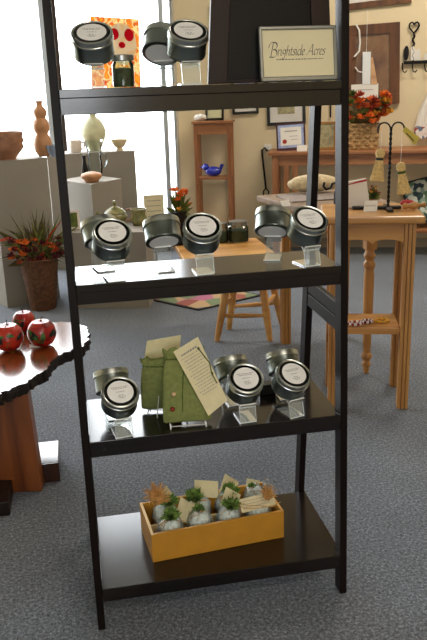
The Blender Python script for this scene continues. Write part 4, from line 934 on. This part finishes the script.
def broom(hx, lab, tilt, zt, dark):
    drop = PH+.006-zt*k; top = HB @ Vector((hx, -.0, zt*k))
    s = thing('whisk_broom', lab, 'broom', top, rz, 'straw whisk brooms on the iron rack'); Mt = rotm(0, tilt, 0)
    m = MB(); m.tube([(0, 0, drop), (.002, 0, drop*.5), (0, 0, -.004)], .0008, 5); m.build('hanging_loop', 'white', s)
    MB().lathe([(0, 0), (.010, -.002), (.017, -.010), (.018, -.022), (.013, -.034), (.014, -.040), (0, -.04)][::-1], 20, Mt, 1, .6).build('bound_top', 'straw', s, True)
    MB().lathe([(.0145, -.034), (.0155, -.036), (.0155, -.042), (.0145, -.044)], 20, Mt, 1, .62).build('binding', 'black' if dark else 'cord', s, True)
    m = MB(); n = 36; vs = []; fs = []
    for (r_, z_) in ((.0135, -.040), (.016, -.06), (.021, -.09), (.027, -.122), (.026, -.124), (.004, -.118)):
        for i in range(n): a = 2*pi*i/n; f = 1+(.06 if i % 2 else -.03); vs.append((r_*f*cos(a), r_*f*.42*sin(a), z_+(.003*sin(i*2.1) if z_ < -.12 else 0)))
    for j in range(5):
        for i in range(n): i2 = (i+1) % n; fs.append((j*n+i2, j*n+i, (j+1)*n+i, (j+1)*n+i2))
    m.add(vs, fs, Mt); m.build('straw_bristles', 'straw', s, True, ang=70)
    return s
broom(-.036, 'straw whisk broom with black binding hanging from the rack near the ladder', R(5), 57, True)
broom(.041, 'straw whisk broom with plain binding hanging under the yellow tag', R(-9), 44, False)
tq = [HB @ Vector(v) for v in ((.042, -.008, PH+.006), (.052, -.008, PH+.024), (.108, -.010, PH-.018), (.090, -.010, PH-.046))]
c = tq[0]; s = thing('yellow_hang_tag', 'yellow printed hang tag tied to the rack hook', 'tag', c)
mb = MB(); flat_quad(mb, [tq[0]-c, tq[3]-c, tq[2]-c, tq[1]-c], .001); mb.build('tag_card', 'yellowtag', s)
mb = MB(); mb.tube([tq[0].lerp(tq[3], .2)-c+Vector((0.004, -.003, .004)), tq[0].lerp(tq[3], .8)-c+Vector((0.004, -.003, .006))], .0018, 5); mb.build('lettering', 'ink', s)
# paper bag, tag, flowers, red item on the stand
p = HB @ Vector((-.118, .062, -.0003)); s = thing('white_paper_bag', 'white paper bag with red and black striped top on oak stand', 'bag', p, rz+R(8))
k2 = k
mb = MB(); mb.hexa([(-.055, -.028, 0), (.05, -.028, 0), (.05, .028, 0), (-.045, .028, 0), (-.05, -.008, .10), (.035, -.006, .115), (.035, .006, .115), (-.05, .008, .10)]); mb.build('bag_body', 'paperbag', s, bevel=.003)
mb = MB(); mb.hexa([(-.050, -.0105, .088), (.038, -.0095, .104), (.038, .0095, .104), (-.050, .0105, .088), (-.05, -.009, .094), (.037, -.007, .111), (.037, .007, .111), (-.05, .009, .094)]); mb.build('red_stripe', 'redcloth', s)
p = HB @ Vector((-.05, .085, -.0003)); bouquet(p, k, 'small potted plant with red and green sprigs behind the white tag', 'potted_sprig', 'clay2', 7, 4.5, (('red_flower', 'redcloth', 4), ('yellow_flower', 'yellowpetal', 3)), 8, 17, 15, 'plant')
p = HB @ Vector((-.075, -.045, -.0003)); s = thing('white_card_tag', 'folded white card with printing in front of the iron rack', 'price card', p, rz+R(6)); mb = MB(); mb.add([(-.028, -.010, 0), (.026, -.010, 0), (.032, .006, .04), (-.018, .006, .04), (-.02, .02, 0), (.032, .02, 0)], [(0, 1, 2, 3), (3, 2, 5, 4)]); cdo = mb.build('folded_card', 'white', s)
ink = MB(); Mi = Matrix.Translation((0, -.0045, .01)) @ rotm(R(-21), 0, 0); print_rows(ink, [(-.018, .024, .012), (-.018, .024, .0085)], False, Mi @ Matrix.Translation((0, -.0015, 0)), .002, 6); ink.build('lettering', 'inkpale', cdo)
p = HB @ Vector((.082, .05, -.0003)); s = thing('red_pincushion', 'small red cushion at the back of the oak stand', 'cushion', p, 0); MB().ball((0, 0, .014), .028, 16, 8, 1.1, .8, .5).build('cushion_body', 'redcloth', s, True); MB().ball((0, 0, .028), .004, 8, 6).build('button', 'burgundy', s, True)
# turned wooden piece at the right rim of the stand
p = OM @ Vector((hw+.028, -.02, ZO+.0005)); s = thing('turned_wood_pestle', 'turned wooden pestle lying at the right edge of oak stand', 'pestle', p, rz+R(18))
MB().lathe([(0, 0), (.008, .002), (.013, .012), (.008, .024), (.011, .034), (.016, .05), (.009, .066), (.007, .08), (.012, .092), (0, .1)], 18, rotm(0, R(90), 0, (-.05, 0, .0165))).build('pestle_body', 'oak', s, True)

# ------------------------------------------------------------------ long sideboard against the back wall and things on it
zf = .80
sdep = .36
wl = onp(272, 152.5, P0-bn*sdep, bn); ZW = wl.z; wr = wl+bd*1.75
rzb = WH
sb = thing('cherry_sideboard', 'long cherry wood console table with lower shelf against the back wall', 'table', (wl.x, wl.y, 0), rzb)
LN = 1.75
mb = MB().box(-.03, LN, -.012, sdep-.02, ZW-.025, ZW); mb.build('table_top', 'cherry_x', sb, bevel=.004)
MB().box(.02, LN-.03, .012, .032, ZW-.10, ZW-.0255).build('apron', 'cherry_x', sb)
MB().box(.0, .02, .04, sdep-.05, ZW-.10, ZW-.0255).build('apron', 'cherry', sb)
for x in (.0, LN-.06):
    for y in (.0, sdep-.075): MB().box(x, x+.045, y, y+.045, .001, ZW-.0255).build('leg', 'cherry', sb, bevel=.002)
for i in range(2): MB().box(.085+i*.065, .125+i*.065, .014, .028, .201, ZW-.101).build('slat', 'cherry', sb)
MB().box(.0, LN-.02, .01, sdep-.04, .18, .20).build('lower_shelf', 'cherry_x', sb, bevel=.002)
SB = Matrix.Translation(sb.location) @ Matrix.Rotation(rzb, 4, 'Z')
def onside(px, dy=.1):      # point on the sideboard top, dy behind the front edge
    P = SB @ Vector((0, dy, ZW)); d = onp(px, 150, P, bn); d.z = ZW; return d
# framed certificate, card, small landscape
a, b = onside(277, .14), onside(306, .14); a.z = b.z = ZW+.0016
w_ = (b-a).length; pxm = w_/29
s = thing('framed_certificate', 'purple bordered award certificate with red seal leaning on the sideboard', 'certificate', (a+b)/2, rzb); Mt = rotm(R(-12), R(-3), 0); hh = 27*pxm
mb = MB(); bw = 1.6*pxm
for (x0, x1, z0, z1) in ((-w_/2, w_/2, 0, bw*1.6), (-w_/2, w_/2, hh-bw, hh), (-w_/2, -w_/2+bw, bw, hh-bw), (w_/2-bw, w_/2, bw, hh-bw)): mb.box(x0, x1, -.005, .005, z0, z1, Mt)
mb.build('frame', plain('dark plum frame', '4a2a2c', .4), s, bevel=.001)
MB().box(-w_/2+bw, w_/2-bw, -.001, .002, bw, hh-bw, Mt).build('purple_border', 'certblue', s)
pp_ = MB().box(-w_/2+bw*2.6, w_/2-bw*2.6, -.002, .001, bw*3.2, hh-bw*2.6, Mt).build('certificate_paper', 'white', s)
MB().lathe([(0, 0), (2.2*pxm, 0), (2.2*pxm, .001), (0, .001)], 16, Mt @ Matrix.Translation((-w_*.22, -.003, hh*.33)) @ rotm(R(90))).build('red_seal', 'seal', pp_)
ink = MB(); print_rows(ink, [(-w_*.22, w_*.22, hh*.68)], False, Mt @ Matrix.Translation((0, -.003, 0)), .009, 4); print_rows(ink, [(-w_*.05, w_*.25, hh*.5), (.0, w_*.25, hh*.38)], False, Mt @ Matrix.Translation((0, -.003, 0)), .005, 7); ink.build('lettering', 'inkpale', pp_)
a = onside(302, .05); s = thing('small_business_card', 'small pale card standing at the sideboard edge under the certificate', 'card', (a.x, a.y, ZW+.0006), rzb); MB().box(-5*pxm, 5*pxm, -.001, .001, 0, 6*pxm, rotm(R(-15))).build('card_face', 'white', s); MB().box(-3*pxm, 3*pxm, 0, .03, 0, .002).build('card_foot', 'white', s)
a, b = onside(317, .16), onside(336, .16); a.z = b.z = ZW+.0006; frame_on('small gold framed landscape print standing on the sideboard', a, b, 27*pxm, 2.2*pxm, 'goldframe', 'print', -8)
# flower basket
a = onside(362.5, .16); k = (a-cpos).length/F
s = thing('autumn_flower_basket', 'woven rectangular basket of orange flowers on the sideboard', 'flower basket', (a.x, a.y, ZW+.0012), rzb)
mb = MB(); nB = 7
for i in range(nB):
    z0 = 24*k*i/nB; z1 = 24*k*(i+1)/nB; g = 1+.03*(i % 2); w0 = (13.5+1.8*i/nB)*k*g; d0 = 9*k*g; mb.box(-w0, w0, -d0, d0, z0, z1-.001)
    for j in range(7): xx = -w0+w0*2*(j+.5)/7; (mb.ball((xx, -d0, (z0+z1)/2), 2.4*k, 7, 5, 1, .4, .8) if (i+j) % 2 else None)
mb.build('woven_basket', 'wickerpale', s, bevel=.002)
rd = random.Random(2)
for nm, mt, n_, sd_ in (('orange_flower', 'orange', 28, 1), ('red_flower', 'orangered', 14, 2), ('yellow_flower', 'yellowpetal', 5, 3), ('leaves', 'leafgreen', 14, 4)):
    rd = random.Random(sd_*5); lm = MB()
    for i in range(n_):
        m = lm if nm == 'leaves' else MB(); sprigs(m, (rd.uniform(-17, 22)*k, rd.uniform(-15, -3)*k, rd.uniform(25, 50)*k), 6*k, 30, sd_*100+i)
        if nm != 'leaves': m.build(nm, mt, s)
    if nm == 'leaves': lm.build(nm, mt, s)
MB().ball((0, 0, 32*k), 14*k, 14, 8, 1.2, .6, .8).build('flower_foam', 'leafdark', s, True)
# pillow on the lower shelf
pz = SB @ Vector((1.35, .15, .2005))
q_ = onp(432, 228, SB @ Vector((0, .1, 0)), bn); 
s = thing('printed_pillow', 'dark edged pillow with leafy green print on the sideboard lower shelf', 'pillow', (q_.x, q_.y, .2006), rzb+R(4))
k = (q_-cpos).length/F; Mt = rotm(R(-22), R(-14), 0, (0, 0, .062))
mb = MB(); N = 13; vs = []; fs = []
for sd_ in (-1, 1):
    o0 = len(vs)
    for i in range(N):
        for j in range(N):
            u, v = i/(N-1)*2-1, j/(N-1)*2-1; th = (1-u**4)*(1-v**4); vs.append((u*20*k*(1-.06*v*v), sd_*th*5*k, (v+1)*21*k*(1-.05*u*u)))
    for i in range(N-1):
        for j in range(N-1): f = (o0+i*N+j, o0+(i+1)*N+j, o0+(i+1)*N+j+1, o0+i*N+j+1); fs.append(f if sd_ < 0 else f[::-1])
mb.add(vs, fs, Mt); mb.build('pillow_cover', 'pillow', s, True, ang=60)
brd = [(-20, 0), (20, 0), (20, 42), (-20, 42), (-20, 0)]; MB().tube([(x*k*.97, 0, z*k*.97+.3*k) for x, z in brd], 1.4*k, 6, Mt).build('edging', 'navy', s, True)

# ------------------------------------------------------------------ on the back wall
def wall_frame(lab, px0, py0, px1, py1, bwpx, fm, im, roll=0, matpx=0, th=.02, name='wall_picture', cat='picture frame', off=.013):
    tl, br_ = onback(px0, py0, off), onback(px1, py1, off)
    A_ = Vector((tl.x, tl.y, 0)); w = (Vector((br_.x, br_.y, 0))-A_).dot(bd); zt_ = (tl.z+onback(px1, py0, off).z)/2; zb_ = (br_.z+onback(px0, py1, off).z)/2; h = zt_-zb_
    pxm_ = w/(px1-px0)
    c = A_+bd*w/2; s = thing(name, lab, cat, (c.x, c.y, zb_), rzb); Mt = Matrix.Translation((0, 0, h/2)) @ rotm(0, roll, 0) @ Matrix.Translation((0, 0, -h/2)); bw = bwpx*pxm_
    mb = MB()
    for (a, b, e, f) in ((-w/2, w/2, 0, bw), (-w/2, w/2, h-bw, h), (-w/2, -w/2+bw, bw, h-bw), (w/2-bw, w/2, bw, h-bw)): mb.box(a, b, -th/2, th/2, e, f, Mt)
    mb.build('frame', fm, s, bevel=.002)
    if matpx:
        MB().box(-w/2+bw*.9, w/2-bw*.9, -.002, .004, bw*.9, h-bw*.9, Mt).build('mat_board', 'matboard', s); i = bw+matpx*pxm_; MB().box(-w/2+i, w/2-i, -.004, -.001, i, h-i, Mt).build('picture', im, s)
    else: MB().box(-w/2+bw*.9, w/2-bw*.9, -.002, .004, bw*.9, h-bw*.9, Mt).build('picture', im, s)
    return s, w, h, pxm_
wall_frame('black framed print with white mat hanging above the certificate', 266, 60, 305, 125, 3, 'black', 'print', R(-1.5), 8)
wall_frame('black framed picture hanging to the left above the cherry curio', 231, 70, 258, 114, 2.5, 'black', 'certblue', R(-2), 5)
wall_frame('narrow black framed picture seen beside the dark framed panel', 210.5, 5, 222, 36, 1.6, 'black', 'matboard', 0, 0)
wall_frame('long brown framed picture hanging above the rustic mirror', 340, -40, 410, 7, 6, 'mirrorframe', 'matboard', R(-4), 0)
s, w, h, pm_ = wall_frame('rustic brown wood framed mirror hanging above the flower basket', 347, 24, 398, 105, 9.5, 'mirrorframe', 'mirror', R(-2), 0, .03, 'rustic_mirror', 'mirror', .018)
# ornament hanging in front of the mirror
c = onback(363, 98, .05); s = thing('hanging_ornament', 'white card and pale ribbon hanging in front of the rustic mirror', 'ornament', c, rzb); k = (c-cpos).length/F
MB().box(-11*k, 14*k, -.001, .001, 0, 12.5*k, rotm(0, R(-1), 0)).build('white_card', 'white', s)
MB().hexa([(-1*k, -.004, 12*k), (6.5*k, -.004, 12*k), (6.5*k, .004, 12*k), (-1*k, .004, 12*k), (-1.5*k, -.004, 41*k), (6*k, -.004, 41*k), (6*k, .004, 41*k), (-1.5*k, .004, 41*k)]).build('ribbon', 'ribbon', s, bevel=.002)
MB().hexa([(7*k, -.003, 12*k), (13*k, -.003, 12*k), (13*k, .003, 12*k), (7*k, .003, 12*k), (6*k, -.003, 36*k), (8*k, -.003, 36*k), (8*k, .003, 36*k), (6*k, .003, 36*k)]).build('wood_strip', 'pine', s)
MB().tube([(-8*k, 0, 65*k), (-5*k, 0, 60*k), (-4*k, 0, 50*k), (-4.5*k, 0, 42*k), (-9*k, 0, 37*k)], .8*k, 6).build('white_arc', 'white', s, True)
MB().tube([(-8*k, 0, 28*k), (-5*k, 0, 24*k), (-1*k, 0, 23*k)], .6*k, 6).build('white_arc', 'white', s, True)
MB().tube([(2*k, 0, 41*k), (2*k, .02, 78*k)], .0015, 5).build('hanging_cord', 'white', s)
ink = MB(); print_rows(ink, [(-6*k, 9*k, 7*k)], False, Matrix.Translation((0, -.002, 0)), .006, 3); ink.build('lettering', 'inkpale', s)
# iron key rack with hearts
c = onback(417, 62.5, .02); k = (c-cpos).length/F; s = thing('iron_key_rack', 'black iron key rack with twisted heart finials and hooks', 'key rack', c, rzb)
MB().box(-12*k, 20*k, -.01, .01, -1.2*k, 1.6*k).build('rack_bar', 'iron', s, bevel=.002)
for x0 in (-4*k, 14*k):
    pts = [(x0+.8*k*sin(i*1.3), 0, 1.5*k+i*1.35*k) for i in range(18)]; MB().tube(pts, 1.0*k, 6).build('twisted_stem', 'iron', s, True)
    hp = []
    for i in range(25):
        t_ = 2*pi*i/24; hp.append((x0+4.4*k*(sin(t_)**3), 0, 31*k+.34*k*(13*cos(t_)-5*cos(2*t_)-2*cos(3*t_)-cos(4*t_))-.5*k))
    MB().tube(hp, .8*k, 6).build('heart_finial', 'iron', s, True)
for x0 in (-13, -4, 7, 16):
    MB().tube([(x0*k, 0, 0), (x0*k, -.006, -4*k), ((x0+.8)*k, -.012, -7.5*k), ((x0+2.5)*k, -.02, -8.5*k), ((x0+4)*k, -.022, -6.5*k)], .6*k, 6).build('hook', 'iron', s, True)
MB().prism([(-10*k+3*k*cos(t_*pi/8)*(.8), 8.5*k+6.5*k*sin(t_*pi/8)) for t_ in range(16)], -.006, .006, 'y').build('leaf_ornament', 'iron', s)
MB().prism([(-6*k, 2*k), (3*k, 2*k), (2*k, 12*k), (-.5*k, 10.5*k), (-3*k, 12*k), (-4*k, 15*k), (-6*k, 13*k)], -.007, .005, 'y').build('cat_ornament', 'matboard', s)
MB().prism([(5*k, 2*k), (13*k, 2*k), (12*k, 7*k), (7*k, 8*k)], -.007, .005, 'y').build('house_ornament', 'matboard', s)
# plaid towel on a peg
c = onback(430, 94, .03); k = (c-cpos).length/F; s = thing('plaid_towel', 'white and red plaid towel hanging on the wall right of mirror', 'towel', c, rzb)
mb = MB(); N = 12; vs = []; fs = []
for i, (z_, hw_, cx_) in enumerate(((0, 4, 2), (-8, 7, 1), (-18, 10, 0), (-30, 12, -.5), (-40, 13, -.5))):
    for j in range(N): u = j/(N-1)*2-1; vs.append(((cx_+u*hw_)*k, -.015-.012*cos(j*1.9)*(1 if i else .4), (z_+1.2*sin(j*1.3)*(i > 3)+(u*-2))*k))
for i in range(4):
    for j in range(N-1): fs.append((i*N+j, i*N+j+1, (i+1)*N+j+1, (i+1)*N+j))
mb.add(vs, fs); tw = mb.build('towel_cloth', 'white', s, True, ang=80)
mb = MB(); mb.add([(v[0], v[1]-.001, v[2]) for v in vs[36:]], [f for f in [tuple(i-36 for i in f) for f in fs] if min(f) >= 0]); mb.build('plaid_band', 'plaid', s, True, ang=80); MB().tube([(2*k, .03, 2*k), (2*k, -.03, 1*k)], .006, 8).build('wall_peg', 'oak', s)
# iron fork and white switch, short dark cord
c = onback(268, 147, .012); k = (c-cpos).length/F; s = thing('wall_switch', 'small white switch box on the wall left of the sideboard', 'switch', c, rzb); MB().box(-3.5*k, 3.5*k, -.012, .01, -2.5*k, 2.5*k).build('switch_plate', 'white', s, bevel=.002); MB().box(-.8*k, .8*k, -.018, -.012, -1*k, 1*k).build('toggle', 'matboard', s)
c = onback(263, 150, .02); s = thing('iron_toasting_fork', 'long black iron fork hanging on the wall left of the sideboard', 'fork', c, rzb)
MB().tube([(4*k, 0, -1*k), (2*k, 0, 2*k), (-1*k, 0, 0), (0, 0, -12*k), (2.5*k, 0, -38*k)], 1.0*k, 8).build('handle', 'iron', s, True)
for u in (-1, 1): MB().tube([(2.5*k, 0, -37*k), (2.5*k+u*2.5*k, 0, -40*k), (2.6*k+u*3*k, 0, -51*k)], .7*k, 6).build('tine', 'iron', s, True)
MB().tube([(1*k, .02, 2*k), (1*k, -.004, 2*k)], .004, 6).build('nail', 'iron', s)
c = onback(330.5, 100, .012); s = thing('wall_string', 'short dark cord hanging on the wall above the small landscape', 'cord', c, rzb); MB().tube([(0, 0, 6*k), (.2*k, 0, 0), (.2*k, 0, -16*k)], .8*k, 6).build('cord_strand', 'iron', s)

# ------------------------------------------------------------------ cherry curio stand in the corner
A_, B_ = onback(193, 122, .20), onback(230.5, 121, .20)
A_.z = B_.z = 0; w_ = (B_-A_).length; ZC = onback(212, 121, .20).z
cu = thing('cherry_curio_stand', 'narrow cherry wood curio stand with one glass-bird shelf in the corner', 'stand', (A_+B_)/2, rzb); kk = w_/38; dd = .17
MB().box(-w_/2-.012, w_/2+.012, -.012, dd+.012, ZC-.018, ZC).build('stand_top', 'cherry_x', cu, bevel=.003)
for y in (.004, dd-.016): MB().box(-w_/2+.03, w_/2-.03, y, y+.012, ZC-.10, ZC-.0185).build('apron', 'cherry_x', cu)
for x in (-w_/2, w_/2-.03): MB().box(x+.009, x+.021, .03, dd-.03, ZC-.10, ZC-.0185).build('apron', 'cherry_x', cu)
for x in (-w_/2, w_/2-.03):
    for y in (0, dd-.03): MB().box(x, x+.03, y, y+.03, .001, ZC-.0185).build('leg', 'cherry', cu, bevel=.002)
zsh = onback(212, 177, .16).z
MB().box(-w_/2+.004, w_/2-.004, .004, dd-.004, zsh-.016, zsh).build('middle_shelf', 'cherry_x', cu, bevel=.002)
MB().box(-w_/2+.004, w_/2-.004, .004, dd-.004, .16, .176).build('low_shelf', 'cherry_x', cu, bevel=.002)
CU = Matrix.Translation(cu.location) @ Matrix.Rotation(rzb, 4, 'Z')
p = CU @ Vector((-.01, .08, zsh+.0006)); s = thing('blue_glass_bird', 'cobalt blue glass bird on the curio middle shelf', 'glass bird', p, rzb); k = kk
MB().ball((0, 0, 5.2*k), 5*k, 16, 10, 1.7, 1, 1).build('bird_body', 'blueglass', s, True)
MB().ball((-8*k, 0, 9.5*k), 3.6*k, 14, 8, 1, 1, 1).build('bird_head', 'blueglass', s, True); MB().lathe([(1.2*k, 0), (.1*k, 3.2*k)], 8, rotm(0, R(-95), 0, (-11.2*k, 0, 9.5*k))).build('beak', 'blueglass', s)
MB().hexa([(5*k, -2*k, 5*k), (8*k, -2*k, 5*k), (8*k, 2*k, 5*k), (5*k, 2*k, 5*k), (8*k, -2.6*k, 13*k), (11.5*k, -2.6*k, 12*k), (11.5*k, 2.6*k, 12*k), (8*k, 2.6*k, 13*k)]).build('tail', 'blueglass', s, bevel=.004)
p = CU @ Vector((-.2*w_/1, .06, ZC+.0006)); s = thing('crumpled_white_cloth', 'crumpled white cloth on top of the curio stand', 'cloth', CU @ Vector((-w_*.33, .05, ZC+.0006)), rzb); random.seed(12); MB().ball((0, 0, 3.4*k), 5.5*k, 12, 8, 1.2, .8, .62, jit=.12).build('folded_cloth', 'white', s)
a, b = CU @ Vector((-w_*.22, .09, ZC+.0006)), CU @ Vector((w_*.28, .09, ZC+.0006)); frame_on('small black framed picture standing on top of the curio stand', a, b, 13*k, 2.2*k, 'black', 'celadon', -18)
